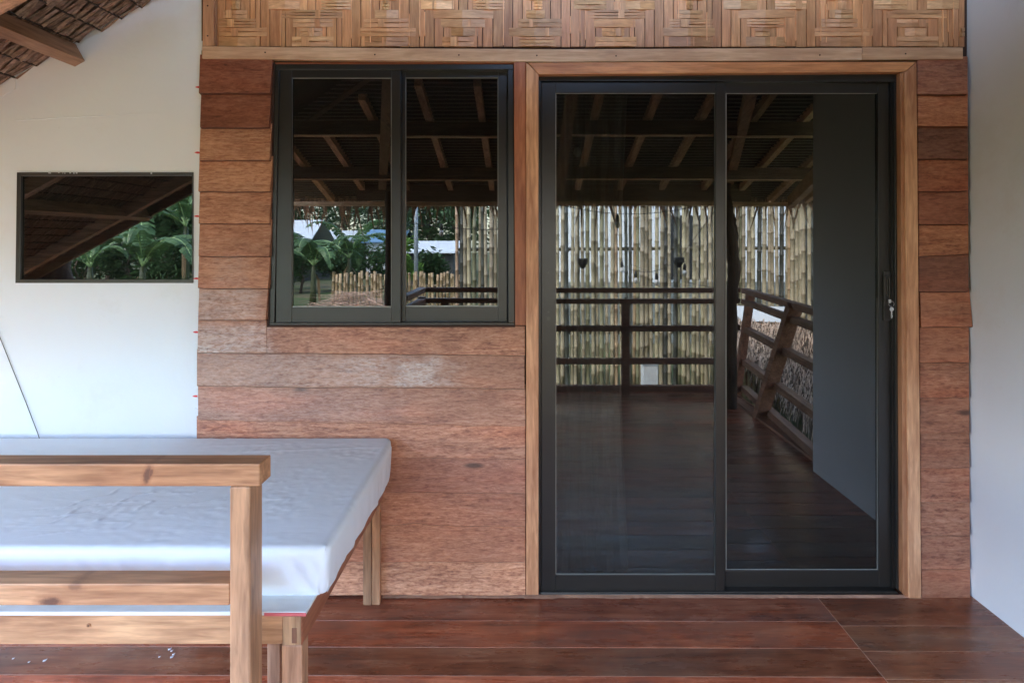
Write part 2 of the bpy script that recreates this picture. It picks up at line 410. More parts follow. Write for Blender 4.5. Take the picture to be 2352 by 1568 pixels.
# ---- clapboards
def board(mb, uL, uR, vtL, vtR, vbL, vbR, tint, yb=-.045, wave=1.0, bump=None, skew=(0, 0)):
    n = max(4, int((uR-uL)/22)); seed = random.random()*50
    top, bot = [], []
    for i in range(n+1):
        t = i/n; u = uL+(uR-uL)*t
        wv = noise.noise(Vector((u*.02, seed, 0)))*2.0*wave+noise.noise(Vector((u*.09, seed, 3)))*.8*wave
        vb = vbL+(vbR-vbL)*t+wv
        if bump: vb -= bump[1]*math.exp(-((u-bump[0])/bump[2])**2)
        top.append((u+skew[0]*(1-t)+skew[1]*t, vtL+(vtR-vtL)*t-9)); bot.append((u, vb))
    k = n+1
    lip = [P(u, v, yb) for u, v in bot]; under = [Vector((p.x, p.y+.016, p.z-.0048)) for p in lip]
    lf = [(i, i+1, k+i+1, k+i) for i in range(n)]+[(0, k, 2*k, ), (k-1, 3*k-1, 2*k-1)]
    mb.add(lip+under+[Vector((p.x, p.y+.02, p.z)) for p in lip], lf, (tint[0]*.38, tint[1]*.34, tint[2]*.34))  # shadow line of the lap, painted as a darker lip
    vs = [P(u, v, -.024) for u, v in top]+[P(u, v, yb) for u, v in bot]
    vs += [Vector((p.x, -.0065, p.z)) for p in vs[:k]]+[Vector((p.x, -.0065-.012, p.z+.001)) for p in vs[k:2*k]]
    fs = []
    for i in range(n):
        fs += [(i, i+1, k+i+1, k+i), (k+i, k+i+1, 3*k+i+1, 3*k+i), (2*k+i+1, 2*k+i, 3*k+i, 3*k+i+1), (i+1, i, 2*k+i, 2*k+i+1)]
    fs += [(0, k, 3*k, 2*k), (k-1, 2*k-1, 4*k-1, 3*k-1)]
    mb.add(vs, fs, tint)
mb = MB()
lv = [134.6, 213.8, 292.6, 367.5, 440, 513, 588, 662, 734.7]
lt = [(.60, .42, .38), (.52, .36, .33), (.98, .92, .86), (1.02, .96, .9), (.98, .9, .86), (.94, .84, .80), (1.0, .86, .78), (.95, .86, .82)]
rl = [622, 619, 620, 622, 620, 620, 617, 612]
for i in range(8):
    uo = 460-(lv[i]-100)*.0095+random.uniform(-2, 3)
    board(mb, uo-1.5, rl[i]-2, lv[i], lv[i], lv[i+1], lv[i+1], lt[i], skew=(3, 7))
fl = [(734.7, 741), (810, 816), (886, 893), (964, 979), (1045, 1054), (1126, 1133), (1206, 1208), (1290, 1290.5), (1366, 1366.5)]
ft = [(.90, .78, .70), (.86, .80, .78), (.88, .79, .76), (.98, .84, .76), (.94, .77, .72), (.98, .80, .72), (1.0, .84, .76), (.72, .60, .57), (1.16, 1.06, .95)]
for i in range(8):
    uo = 453-(i > 3)*3+random.uniform(-2, 2)
    if i == 0:    # first full board is notched round the window sill
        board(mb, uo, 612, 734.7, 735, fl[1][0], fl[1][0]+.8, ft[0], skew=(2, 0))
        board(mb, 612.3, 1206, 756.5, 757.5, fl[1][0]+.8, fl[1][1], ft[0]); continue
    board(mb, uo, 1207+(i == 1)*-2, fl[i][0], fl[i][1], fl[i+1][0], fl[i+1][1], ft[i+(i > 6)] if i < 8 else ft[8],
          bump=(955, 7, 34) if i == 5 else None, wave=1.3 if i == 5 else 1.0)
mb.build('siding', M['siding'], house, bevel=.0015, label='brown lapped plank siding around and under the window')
mb = MB()
rv = [139, 216, 290, 365, 439, 515, 589, 670, 751, 832.6, 913.5, 995.5, 1074, 1153.5, 1230, 1307, 1379]
rt = [(.62, .50, .46), (.80, .62, .50), (.34, .28, .28), (.66, .48, .42), (.54, .38, .35), (.72, .56, .46), (.38, .29, .29), (.70, .56, .50),
      (.68, .52, .45), (.62, .50, .45), (.58, .47, .43), (.56, .46, .42), (.60, .47, .42), (.58, .48, .44), (.62, .50, .45), (.62, .49, .43)]
for i in range(16):
    t = (rv[i]-140)/1240; uL = 2106.5+t*10; uR = 2223+t*6
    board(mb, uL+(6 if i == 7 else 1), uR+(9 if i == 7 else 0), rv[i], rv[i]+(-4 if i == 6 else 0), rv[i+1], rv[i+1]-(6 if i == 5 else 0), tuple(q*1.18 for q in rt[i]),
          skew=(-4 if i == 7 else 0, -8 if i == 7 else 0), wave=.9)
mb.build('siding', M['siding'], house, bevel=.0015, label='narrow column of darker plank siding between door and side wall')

# ---- upright board between window and door
mb = MB(); mb.prism([(1180, 143), (1183, 747), (1208.5, 747), (1208, 143)], -.033, -.01, (.62, .42, .36)); mb.build('window_trim', M['casing_z'], house, bevel=.002)

# ---- woven bamboo panel
hz, vt = MB(), MB()
cw = 21.75
rows = [(84, 107.5), (63.5, 84), (43, 63.5), (22.5, 43), (1, 22.5), (-20, 1), (-41, -20)]
A = [2.5, 1.5, 2.5, 3.5, 4.2, 2.5, 1.5]; Bh = [2.5, 3.5, 2.5, 1.5, .5, 1.5, 2.5]
cA = 431.2+.5*0
cenA = [560+750/2.138, 560+750/2.138+444*1.0]   # source px
per = 348.0; a0 = (560+750/2.138)*.784
for j, (v0, v1) in enumerate(rows):
    spans = []
    for k in range(-2, 6):
        ca = a0+k*per; cb = ca+per/2
        if j >= 4: spans += [(ca-A[j]*cw-8, ca-cw*.75, 'a', ca), (ca+cw*.75, ca+A[j]*cw+8, 'a', ca), (cb-Bh[j]*cw, cb+Bh[j]*cw, 'b', cb)]
        else: spans += [(ca-A[j]*cw, ca+A[j]*cw, 'a', ca), (cb-Bh[j]*cw, cb+Bh[j]*cw, 'b', cb)]
    for s0, s1, w, c in spans:
        s0 += random.uniform(-3, 3); s1 += random.uniform(-3, 3)
        s0c, s1c = max(s0, 497), min(s1, 2216)
        if s1c-s0c < 3: continue
        if random.random() < .12: s1c -= cw*random.choice([1, .5]); s0c += random.uniform(0, 6)
        if s1c-s0c < 12: continue
        base = random.choice([(1, .95, .88), (.92, .86, .78), (.80, .73, .66), (1.05, .95, .85)]) if j < 4 else random.choice([(1.35, 1.3, 1.2), (1, .97, .9), (1.1, 1.05, 1)])
        parts = random.choice([1, 1, 2, 2, 3])
        for q in range(parts):
            a_, b2 = v0+(v1-v0)*q/parts+.9, v0+(v1-v0)*(q+1)/parts-.8
            sl = random.uniform(-.7, .7); m0 = (s0c+s1c)/2
            vs = [P(s0c, a_, -.012), P(m0, a_+sl, -.026), P(s1c, a_+sl, -.012), P(s0c, b2, -.012), P(m0, b2+sl, -.026), P(s1c, b2+sl, -.012)]
            bk = [Vector((p.x, -.0065, p.z)) for p in vs]
            hz.add(vs+bk, [(0, 1, 4, 3), (1, 2, 5, 4), (0, 6, 7, 1), (1, 7, 8, 2), (3, 4, 10, 9), (4, 5, 11, 10), (0, 3, 9, 6), (2, 8, 11, 5)], vtint(.12, base))
        if random.random() < .55 and s1-s0 > 2.5*cw:   # a short upright tucked in the middle
            m0 = (s0+s1)/2+random.choice([-1, 0, 0, 1])*cw*random.uniform(.5, 1)
            if 505 < m0 < 2205: vt.rect(m0-random.uniform(4, 11), v0+1, m0+random.uniform(4, 9), v1-1, -.0245, -.0065, vtint(.1, (1.05, 1, .92)))
# uprights: continuous strips behind, one per cell
u = 497.0
while u < 2214:
    w = random.choice([cw, cw, cw*.55, cw*1.1]); w = min(w, 2216-u)
    vt.rect(u+.9, -41, u+w-.9, 107.5+random.uniform(-.5, 1), -.0135+random.uniform(-.0015, .001), -.0066, vtint(.10, random.choice([(1.02, .90, .78), (.93, .82, .72), (1.1, .95, .82), (.82, .72, .62)])))
    if random.random() < .3:
        vt.rect(u+w-.9, random.uniform(-30, 40), u+w+1.2, random.uniform(70, 106), -.0185, -.0065, (1.35, 1.3, 1.2))
    u += w
wp = hz.build('woven_panel', M['cane'], house, bevel=0, label='woven split bamboo panel above the door and window')
vt.build('upright_strips', M['canev'], wp)

# ---- header trim and corner trim
mb = MB()
mb.prism([(464, 106.5), (464, 135), (900, 139.5), (1300, 142.5), (1980, 138.5), (1980, 110), (1300, 113.5), (900, 111)], -.034, -.008, (1.0, 1.0, 1.0))
mb.prism([(1980.8, 109), (1980.8, 138), (2212, 136.5), (2212, 109.3)], -.033, -.008, (.86, .80, .76))
mb.build('header_trim', M['trim_x'], house, bevel=.0015)
mb = MB(); mb.prism([(466, -60), (465, 106), (490.5, 106), (491, -60)], -.034, -.008, (1.0, .9, .85)); mb.prism([(491.5, -60), (491, 106), (497, 106), (497, -60)], -.022, -.008, (.7, .6, .55))
mb.build('corner_trim', M['trim_z'], house, bevel=.0015)
for u, v in [(609, 121), (861, 126), (1054, 127), (1233, 128), (1415, 129), (1883, 127), (2080, 124), (477, 14), (477, 83), (2089, 245), (1590, 154)]:
    mb = MB(); p = P(u, v, -.0345); mb.tube([p, p+Vector((0, -.0012, 0))], .0032, 8); mb.build('nail_head', M['gap'], house)
mb = MB()     # thin irregular line of mortar along the foot of the wall
x0, x1 = P(884, 0).x, P(2072, 0).x; n = 150; vs = []
for i in range(n+1):
    x = x0+(x1-x0)*i/n; q = max(0, noise.noise(Vector((x*7, 1, 0)))+.25+.5*noise.noise(Vector((x*40, 5, 0))))
    vs += [(x, -.030, FZ+.004), (x, -.048-.014*q, FZ+.0022*min(1, q*4)+.0004)]
mb.add(vs, [(2*i, 2*i+1, 2*i+3, 2*i+2) for i in range(n)], (.85, .75, .72))
mb.build('mortar_line', M['dust'], house)

# ---- sliding door (casing, frame, two sashes)
mb = MB()   # outer aluminium frame as four members
yf, yb = -.012, .05
mb.prism([(1236, 170), (1236, 186), (2067, 188), (2067, 171)], yf, yb); mb.prism([(1236, 186.3), (1236, 1362), (1243, 1362), (1243, 186.3)], yf, yb)
mb.prism([(2054, 188.3), (2060, 1350), (2076, 1370), (2067, 188.3)], yf, yb); mb.prism([(1243.3, 1359), (1236, 1364), (2076, 1374), (2060, 1358)], yf-.012, yb)
door = mb.build('sliding_door', M['alu'], house, bevel=.0015, label='dark framed two panel sliding glass door')
def sash(name, u0, v0, u1, v1, g0, h0, g1, h1, y, depth, parent, glass, du=0):
    """rectangular sash; u0..v1 outside, g0..h1 glass; du shifts the bottom outer right edge"""
    mb = MB(); yb = y+depth
    mb.prism([(u0, v0), (u0, v1), (g0, v1), (g0, v0)], y, yb, (1.05, 1.05, 1.05), .1)
    mb.prism([(g1, v0), (g1+du*.5, v1), (u1+du, v1), (u1, v0)], y, yb, (1, 1, 1), .2)
    mb.prism([(g0+.2, v0), (g0+.2, h0), (g1-.2, h0), (g1-.2, v0)], y+.0015, yb, (1, 1, 1), .3)
    mb.prism([(g0+.2, h1), (g0+.2, v1), (g1-.2+du*.5, v1), (g1-.2+du*.5, h1)], y+.0015, yb, (1.1, 1.1, 1.1), .4)
    s = mb.build(name, M['alu'], parent, bevel=.0012)
    mb = MB(); yg = y+depth*.45
    mb.box(P(g0-1, h0-1, yg), P(g1+1, h1+1, yg)+Vector((0, .005, 0)))
    mb.build('pane', glass, parent)
    mb = MB(); w = 1.6
    mb.prism([(g0, h0), (g0, h1), (g0+w, h1), (g0+w, h0)], yg-.004, yg-.0003); mb.prism([(g1-w, h0), (g1-w, h1), (g1, h1), (g1, h0)], yg-.004, yg-.0003, (.6, .6, .6))
    mb.prism([(g0+w, h0), (g0+w, h0+w), (g1-w, h0+w), (g1-w, h0)], yg-.004, yg-.0003); mb.prism([(g0+w, h1-w*1.6), (g0+w, h1), (g1-w, h1), (g1-w, h1-w*1.6)], yg-.004, yg-.0003, (1.5, 1.5, 1.5))
    mb.build('glazing_bead', M['bead'], parent)
    return yg
# left sash runs in the front track, right sash behind
ygd = sash('door_sash', 1243.5, 190, 1664, 1359, 1276, 214, 1643.5, 1320, -.016, .028, door, M['glass2'])
sash('door_sash', 1658, 190, 2053.5, 1348, 1667, 214, 2016.5, 1309.5, .014, .028, door, M['glass'], 5)
mb = MB(); mb.prism([(2046, 190), (2050, 1352), (2061, 1352), (2054.5, 190)], .0, .03, (.6, .6, .6)); mb.build('jamb_channel', M['alu'], door)
mb = MB()   # threshold track ribs and bits of grit on them
for dv, y in ((0, -.03), (4, -.022)): mb.prism([(1244, 1361.5+dv*.4), (1244, 1363.5+dv*.4), (2062, 1369+dv*.4), (2062, 1367+dv*.4)], y, y+.004, (1.2, 1.2, 1.2))
mb.build('threshold_track', M['alu_worn'], door)
# casing (mitred)
mb = MB(); mb.prism([(1208.5, 146), (1208.5, 1366), (1237, 1366), (1237, 172), (1212, 146)], -.047, -.008); mb.build('casing', M['casing_z'], door, bevel=.002)
mb = MB(); mb.prism([(1212.8, 144.3), (1237.6, 171.3), (2068, 165.5), (2082, 163), (2104.5, 142.3), (1300, 143.5)], -.047, -.008); mb.build('casing', M['casing_x'], door, bevel=.002)
mb = MB(); mb.prism([(2105.6, 142.6), (2082.6, 163.6), (2077, 166), (2088, 1381), (2116.5, 1381)], -.047, -.008, (.9, .9, .9)); mb.prism([(2068, 167), (2074, 1362), (2087.2, 1378), (2076.4, 167)], -.04, -.008, (.62, .55, .5)); mb.build('casing', M['casing_z'], door, bevel=.002)
# handle, lock and key
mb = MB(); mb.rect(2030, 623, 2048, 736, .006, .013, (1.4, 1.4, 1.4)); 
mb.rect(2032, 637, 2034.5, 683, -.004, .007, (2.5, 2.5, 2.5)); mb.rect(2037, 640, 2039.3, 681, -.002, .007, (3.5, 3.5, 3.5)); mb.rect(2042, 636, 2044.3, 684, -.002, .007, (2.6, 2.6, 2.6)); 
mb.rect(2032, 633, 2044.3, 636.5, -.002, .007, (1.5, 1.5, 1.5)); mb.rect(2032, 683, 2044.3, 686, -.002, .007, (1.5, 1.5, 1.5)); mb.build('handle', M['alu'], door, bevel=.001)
mb = MB(); p = P(2039.5, 691, .0); mb.tube([p+Vector((0, .008, 0)), p+Vector((0, -.012, 0))], .0078, 16); mb.tube([p+Vector((-.004, -.012, 0)), p+Vector((-.004, -.018, 0))], .004, 12)
mb.build('lock', M['chrome'], door, smooth=False)
mb = MB(); ring = [p+Vector((.006+.011*math.cos(t), -.014, -.011+.011*math.sin(t))) for t in [i*math.pi/7 for i in range(15)]]
mb.tube(ring, .0011, 6); kx = p+Vector((.006, -.015, -.032))
mb.tube([kx+Vector((0, .0012, 0)), kx+Vector((0, -.0012, 0))], .0085, 18); mb.box(kx+Vector((-.0028, -.001, -.036)), kx+Vector((.0028, .001, -.006)))
mb.box(kx+Vector((.0028, -.001, -.03)), kx+Vector((.0045, .001, -.026))); mb.build('key', M['chrome'], door)
for u, v, r in ((1260, 627, .0035), (1260, 717, .004), (1260, 732, .007)):
    mb = MB(); p = P(u, v, -.016); mb.tube([p, p+Vector((0, -.002, 0))], r, 14, (2.2, 2.2, 2.2)); mb.build('screw_cap', M['alu'], door)

# ---- sliding window
mb = MB(); yf, yb = -.02, .05
mb.prism([(632, 148), (632.5, 160), (1179, 160), (1179, 148)], yf, yb, (1.3, 1.3, 1.3)); mb.prism([(632, 160.2), (619, 741), (630, 741), (641, 160.2)], yf, yb); mb.prism([(1166, 160.2), (1168, 741), (1182, 741), (1179, 160.2)], yf, yb)
mb.prism([(619, 741.2), (619, 746.5), (1182, 746.5), (1182, 741.2)], yf-.006, yb, (1.6, 1.6, 1.6))
win = mb.build('sliding_window', M['alu'], house, bevel=.0015, label='dark framed two panel sliding window')
sash('window_sash', 633.5, 161, 920, 740.5, 670, 179, 899.5, 705.5, -.012, .026, win, M['glass'])
sash('window_sash', 918, 161, 1164.5, 740.5, 931, 178.5, 1144.5, 704.5, .0155, .026, win, M['glass'])
mb = MB(); mb.prism([(620, 146), (608, 749), (618.4, 749), (631.4, 146)], -.022, -.007, (.8, .8, .8)); mb.prism([(608, 747), (608, 751.5), (1183, 751.5), (1183, 747)], -.026, -.007)
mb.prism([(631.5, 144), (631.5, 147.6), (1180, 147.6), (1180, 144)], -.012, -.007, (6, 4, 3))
mb.build('reveal', M['gap'], win)

# ---- small fixed window in the white wall
mb = MB(); 
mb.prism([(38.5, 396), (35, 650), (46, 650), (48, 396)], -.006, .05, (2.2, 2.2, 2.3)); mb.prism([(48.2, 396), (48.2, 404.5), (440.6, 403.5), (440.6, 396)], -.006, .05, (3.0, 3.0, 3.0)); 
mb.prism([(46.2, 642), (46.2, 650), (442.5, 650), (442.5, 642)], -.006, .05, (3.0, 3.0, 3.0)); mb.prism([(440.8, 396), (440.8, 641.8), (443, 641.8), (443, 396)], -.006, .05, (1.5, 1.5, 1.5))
fw = mb.build('fixed_window', M['alu'], house, bevel=.001, label='small dark fixed window pane in the white wall')
mb = MB(); mb.box(P(44, 400, .004), P(442, 645, .004)+Vector((0, .005, 0))); mb.build('pane', M['glass'], fw)
for i in range(14):
    u = random.choice([random.uniform(105, 145), random.uniform(130, 150), random.uniform(160, 185), 348]); p = P(u, 396.5+random.uniform(-1, 2.5), -.0065); r = random.uniform(.001, .003)
    mb = MB(); mb.box(p-Vector((r*1.6, .001, r)), p+Vector((r, .001, r))); mb.build('paint_speck', M['wall'], fw)

# ---- dark interior with a curtain behind the door
mb = MB()
for a_, b2 in [((-3.6, 2.6, -.02), (1.9, 2.7, 2.6)), ((-3.7, .1, -.02), (-3.6, 2.7, 2.6)), ((1.9, .1, -.02), (2.0, 2.7, 2.6)), ((-3.7, .1, 2.6), (2.0, 2.7, 2.7)), ((-3.7, .05, -.12), (2.0, 2.7, -.02))]:
    mb.box(a_, b2)
mb.build('room_walls', M['dark_room'], house)
mb = MB(); N = 120; x0, x1 = P(1282, 0).x, P(1462, 0).x
vs = []
for j in range(14):
    z = .02+(2.18-.02)*j/13
    for i in range(N+1):
        t = i/N; spread = 1-.12*math.sin(j/13*3)
        vs.append((x0+(x1-x0)*t*spread, .17+.028*math.sin(t*34+.4*math.sin(j*.7))+.012*math.sin(t*71+j*.2), z))
mb.add(vs, [(j*(N+1)+i, j*(N+1)+i+1, (j+1)*(N+1)+i+1, (j+1)*(N+1)+i) for j in range(13) for i in range(N)])
cur = mb.build('curtain', plain('sheer_curtain', (.66, .66, .64), .8), house, smooth=True)
cur.modifiers.new('solid', 'SOLIDIFY').thickness = .002

# ================================================================== ROOFS
def thatch_plane(mb, lath, org, along, slope, L, W, row=.1, blade=.035, below=(0, 0, -1), tintb=(1, 1, 1), mask=None, jit=1.0, lw=.008, lo=.017):
    """leaf courses seen from below. org: lower corner, along: unit vector of the courses, slope: unit vector up the roof"""
    org, along, slope = Vector(org), Vector(along).normalized(), Vector(slope).normalized()
    nrm = Vector(below).normalized()
    nr = int(W/row)+1
    for r in range(nr):
        s0 = r*row
        x = -random.random()*blade
        while x < L:
            w = blade*random.uniform(.6, 1.5); a_ = random.uniform(-.25, .25)*jit
            c = org+along*(x+w/2)+slope*s0
            if mask is None or mask(c):
                l = row*random.uniform(1.25, 1.6); h0 = .018*random.random(); k = random.uniform(.004, .016)
                d1 = (slope*l+along*a_*l)
                p0 = c-along*w/2+nrm*(k+.012); p1 = c+along*w/2+nrm*(k+.012+random.uniform(-.006, .006)); p2 = c+along*w*.45+d1+nrm*.001; p3 = c-along*w*.45+d1+nrm*.001
                mb.add([p0, p1, p2, p3], [(0, 1, 2, 3)], vtint(.35, tintb))
            x += w*.8
        if lath is not None:
            n = max(1, int(L/.3)); pr = None
            for i in range(n+1):
                c = org+along*(L*i/n)+slope*(s0+random.uniform(-.004, .004))+nrm*lo
                if pr is not None and (mask is None or mask(c)): lath.bar(pr, c, lw, .006, tuple(nrm))
                pr = c

main_roof = MB()
# solid deck of thatch above, gable shaped, over the house front
yA, yB = .3, -2.2
def slabpoly(mb, pts, th, tint=(1, 1, 1)):
    pts = [Vector(p) for p in pts]; up = Vector((0, 0, th)); n = len(pts)
    mb.add(pts+[p+up for p in pts], [tuple(range(n)), tuple(range(2*n-1, n-1, -1))]+[(i, (i+1) % n, (i+1) % n+n, i+n) for i in range(n)], tint)
zl = lambda x: 3.256+.55*x
slabpoly(main_roof, [(-4.0, yA, zl(-4.0)), (.34, yA, zl(.34)), (.34, yB, zl(.34)), (-4.0, yB, zl(-4.0))], .12, (.5, .5, .5))
slabpoly(main_roof, [(.34, yA, zl(.34)), (3.3, yA, zl(.34)-.55*2.96), (3.3, yB, zl(.34)-.55*2.96), (.34, yB, zl(.34))], .12, (.5, .5, .5))
roof = main_roof.build('roof', M['thatch'], house, label='thatched gable roof of nipa leaf over the house front')
lath = MB(); tb = MB()
sl = Vector((1, 0, .55)).normalized()
thatch_plane(tb, lath, (-3.95, -2.18, zl(-3.95)), (0, 1, 0), sl, 2.165, 3.1, .098, .014, (.48, 0, -.87), (1.0, .92, .86), lw=.005, lo=.024, jit=1.0)
tb.build('leaf_course', M['thatch'], roof); lath.build('lath', M['lath'], roof)
# purlins (along y) and a rafter
def roofpt(u, v, y): return P(u, v, y)
mb = MB(); nrm = Vector((.482, 0, -.876))
pc = P(176, 128, 0); c0 = Vector((pc.x-.004, -.001, pc.z))
mb.bar(c0, c0+Vector((0, -2.2, 0)), .079, .047, up=tuple(Vector((.876, 0, .482))), tint=(.74, .62, .56)); mb.build('purlin', M['roof_y'], roof, bevel=.002)
mb = MB(); c1 = c0+Vector((-1.0, 0, -.55)); mb.bar(c1, c1+Vector((0, -2.2, 0)), .079, .047, up=(.876, 0, .482)); mb.build('purlin', M['roof_y'], roof, bevel=.002)
mb = MB(); y = -.62; d = 1+y/D; pr = P(0, -8, y); 
o = Vector((pr.x, y, pr.z)); mb.bar(o-sl*1.6, o+sl*1.5, .05, .07, up=(-.482, 0, .876), tint=(1.5, 1.3, 1.15)); mb.build('rafter', M['roof_x'], roof, bevel=.002)
mb = MB(); y = -1.9; mb.bar(Vector((-3.95, y, zl(-3.95)-.06)), Vector((.3, y, zl(.3)-.06)), .05, .08, tint=(1.2, 1.1, 1)); mb.build('rafter', M['roof_x'], roof)
mb = MB(); mb.bar(Vector((-3.95, -2.19, zl(-3.95)-.02)), Vector((.3, -2.19, zl(.3)-.02)), .03, .12, tint=(.5, .45, .4)); mb.build('barge_board', M['roof_x'], roof)

# porch roof: low lean-to slope in front, hip panel on the left
zsh = lambda y: 1.97+.75*(1.15+y/D)*1.0      # underside height at y (y negative outwards): d = 1 - y/D
ys0, ys1 = -3.42, -1.22; xs0, xs1 = -2.35, 2.75  # unseen upper edge cut short, gable left open, so sky light reaches the wall
ps = MB()
slabpoly(ps, [(xs0, ys0, zsh(ys0)), (xs1, ys0, zsh(ys0)), (xs1, ys1, zsh(ys1)), (xs0, ys1, zsh(ys1))], .10, (.45, .45, .45))
proof = ps.build('porch_roof', M['thatch'], house, label='low thatched lean-to roof over the porch, mirrored in the glass')
slv = Vector((0, 1, .288)).normalized()
tb, lath = MB(), MB()
thatch_plane(tb, lath, (xs0, ys0+.02, zsh(ys0+.02)), (1, 0, 0), slv, xs1-xs0, 2.22, .052, .05, (0, .277, -.96), (.42, .38, .35), lw=.012, lo=.036)
tb.build('leaf_course', M['thatch'], proof)
lath.build('lath', plain('grey_lath', (.34, .28, .23), .8), proof)
# hip panel on the left
hp = MB(); hz_ = lambda x: 2.265+.285*(x+1.645)
hp_pts = [(-1.065+.28, -1.39+.28, hz_(-.785)), (-2.0, -2.325, hz_(-2.0)), (-2.0, -.5, hz_(-2.0)), (-.785, -.5, hz_(-.785))]
slabpoly(hp, hp_pts, .03, (.35, .33, .3)); hp.build('hip_panel', M['thatch'], proof)
mb = MB(); mb.bar((-.785, -1.12, hz_(-.785)-.02), (-2.02, -2.355, hz_(-2.02)-.02), .045, .05, tint=(.55, .5, .45)); mb.build('hip_rafter', M['roof_x'], proof)
for x in (-2.1, -1.75, -1.40, -1.02, -.64, -.28, .10, .46, .83, 1.19, 1.55, 1.9, 2.26, 2.6):
    mb = MB(); dx = random.uniform(-.02, .02); ya = -1.25 if x > -.9 else max(-2.2, -1.39-( -1.065-x)*1.0)-.1
    ya = min(ya, -1.25)
    if x < -2.0: continue
    mb.bar((x, ys0+.15, zsh(ys0+.15)-.055), (x+dx, ya, zsh(ya)-.055), .045, .06, tint=vtint(.15, (2.0, 1.95, 1.85))); mb.build('rafter', M['roof_y'], proof)
for d in (1.656, 1.948):
    y = -D*(d-1); z = zsh(y)-.09-.045
    mb = MB(); mb.bar((-2.2 if d > 1.8 else -1.6, y, z), (2.62, y, z), .05, .09, tint=(.55, .5, .45)); mb.build('purlin', M['roof_x'], proof)
    mb = MB(); mb.bar((-2.2 if d > 1.8 else -1.6, y+.001, z-.05), (2.62, y+.001, z-.05), .055, .008, tint=(2.4, 2.3, 2.1)); mb.build('purlin_lit_edge', M['roof_x'], proof)  # pale strip paints in the lit underside of the purlin
# inner struts from post heads
for (p, q) in [(Q(878, 425, 2.1), Q(893, 150, 1.28)), (Q(1680, 412, 2.1), Q(1736, 190, 1.38)), (Q(1285, 440, 1.95), Q(1315, 190, 1.35))]:
    mb = MB(); mb.bar(p, q, .062, .085, tint=(1.0, .85, .72) if p.x > 1 else (.75, .68, .6)); mb.build('strut', M['roof_y'], proof)
# main beam and eave plate
yb_ = -D*1.15
mb = MB(); mb.box((Q(822, 0, 2.15).x, yb_-.03, 1.80), (Q(1728, 0, 2.15).x, yb_+.03, 1.965), (.55, .5, .45)); mb.build('beam', M['roof_x'], proof)
ye = -D*1.2
mb = MB(); mb.box((-2.33, ye-.02, 1.765), (2.40, ye+.03, 1.80), (2.4, 2.3, 2.1)); mb.build('eave_plate', M['roof_x'], proof)
mb = MB(); mb.bar((2.39, ye, 1.80), (1.85, -1.36, 1.88), .05, .10, tint=(1.2, 1.1, 1)); mb.build('side_plate', M['roof_y'], proof)
# fringe of leaf tips along the eave
mb = MB()
for i in range(1500):
    x = random.uniform(xs0, xs1); y = ys0+random.uniform(-.04, .12); z = zsh(ys0)+.03
    l = random.uniform(.05, .12)
    if random.random() < .05 or (x < -.85 and random.random() < .12): l = random.uniform(.15, .38)
    if -.8 < x < .0: l *= .8
    w = random.uniform(.006, .016); dx = random.uniform(-.35, .35)*l; dy = random.uniform(-.3, .1)*l
    mb.add([(x-w, y, z), (x+w, y, z+.01), (x+w*.7+dx*.5, y+dy*.4, z-l*.55), (x+dx, y+dy, z-l-.02), (x-w*.7+dx*.5, y+dy*.4, z-l*.55)], [(0, 1, 2, 4), (4, 2, 3)], vtint(.45, (2.2, 2.05, 1.85)))
mb.build('leaf_fringe', M['thatch'], proof)

# trunk posts
def trunk(name, pts, rads, parent):
    mb = MB(); fine = []
    rr = []
    for i in range(len(pts)-1):
        for k in range(4):
            t = k/4; fine.append(Vector(pts[i]).lerp(Vector(pts[i+1]), t)+Vector((random.uniform(-.006, .006), random.uniform(-.006, .006), 0))); rr.append((rads[i]*(1-t)+rads[i+1]*t)*random.uniform(.92, 1.08))
    fine.append(Vector(pts[-1])); rr.append(rads[-1])
    mb.tube(fine, rr, 10); return mb.build(name, M['bark'], parent, smooth=True)
dT = 2.09
tr = trunk('trunk_post', [Q(1683, 950, dT)-Vector((0, 0, .45)), Q(1683, 900, dT), Q(1685, 700, dT), Q(1690, 620, dT), Q(1686, 560, dT), Q(1677, 500, dT), Q(1673, 440, dT), Q(1673, 400, dT)], [.058, .055, .052, .056, .058, .050, .040, .036], house)
trunk('branch_stub', [Q(1689, 585, dT), Q(1694, 540, dT), Q(1690, 505, dT), Q(1680, 465, dT), Q(1672, 415, dT)], [.03, .026, .02, .016, .012], tr)
trunk('trunk_post', [Q(892, 960, dT)-Vector((0, 0, .45)), Q(893, 800, dT), Q(894, 650, dT), Q(894, 540, dT), Q(893, 440, dT)], [.045, .04, .036, .034, .03], house)
trunk('trunk_post', [Q(155, 1000, 1.9), Q(140, 700, 1.9), Q(125, 620, 1.9), Q(105, 560, 1.9), Q(90, 500, 1.9)], [.14, .13, .11, .10, .08], house)
mb = MB(); mb.bar(Q(40, 556, 1.88), Q(215, 556, 1.88), .05, .03, tint=(1.5, 1.4, 1.3)); mb.build('tie_beam', M['roof_x'], house)

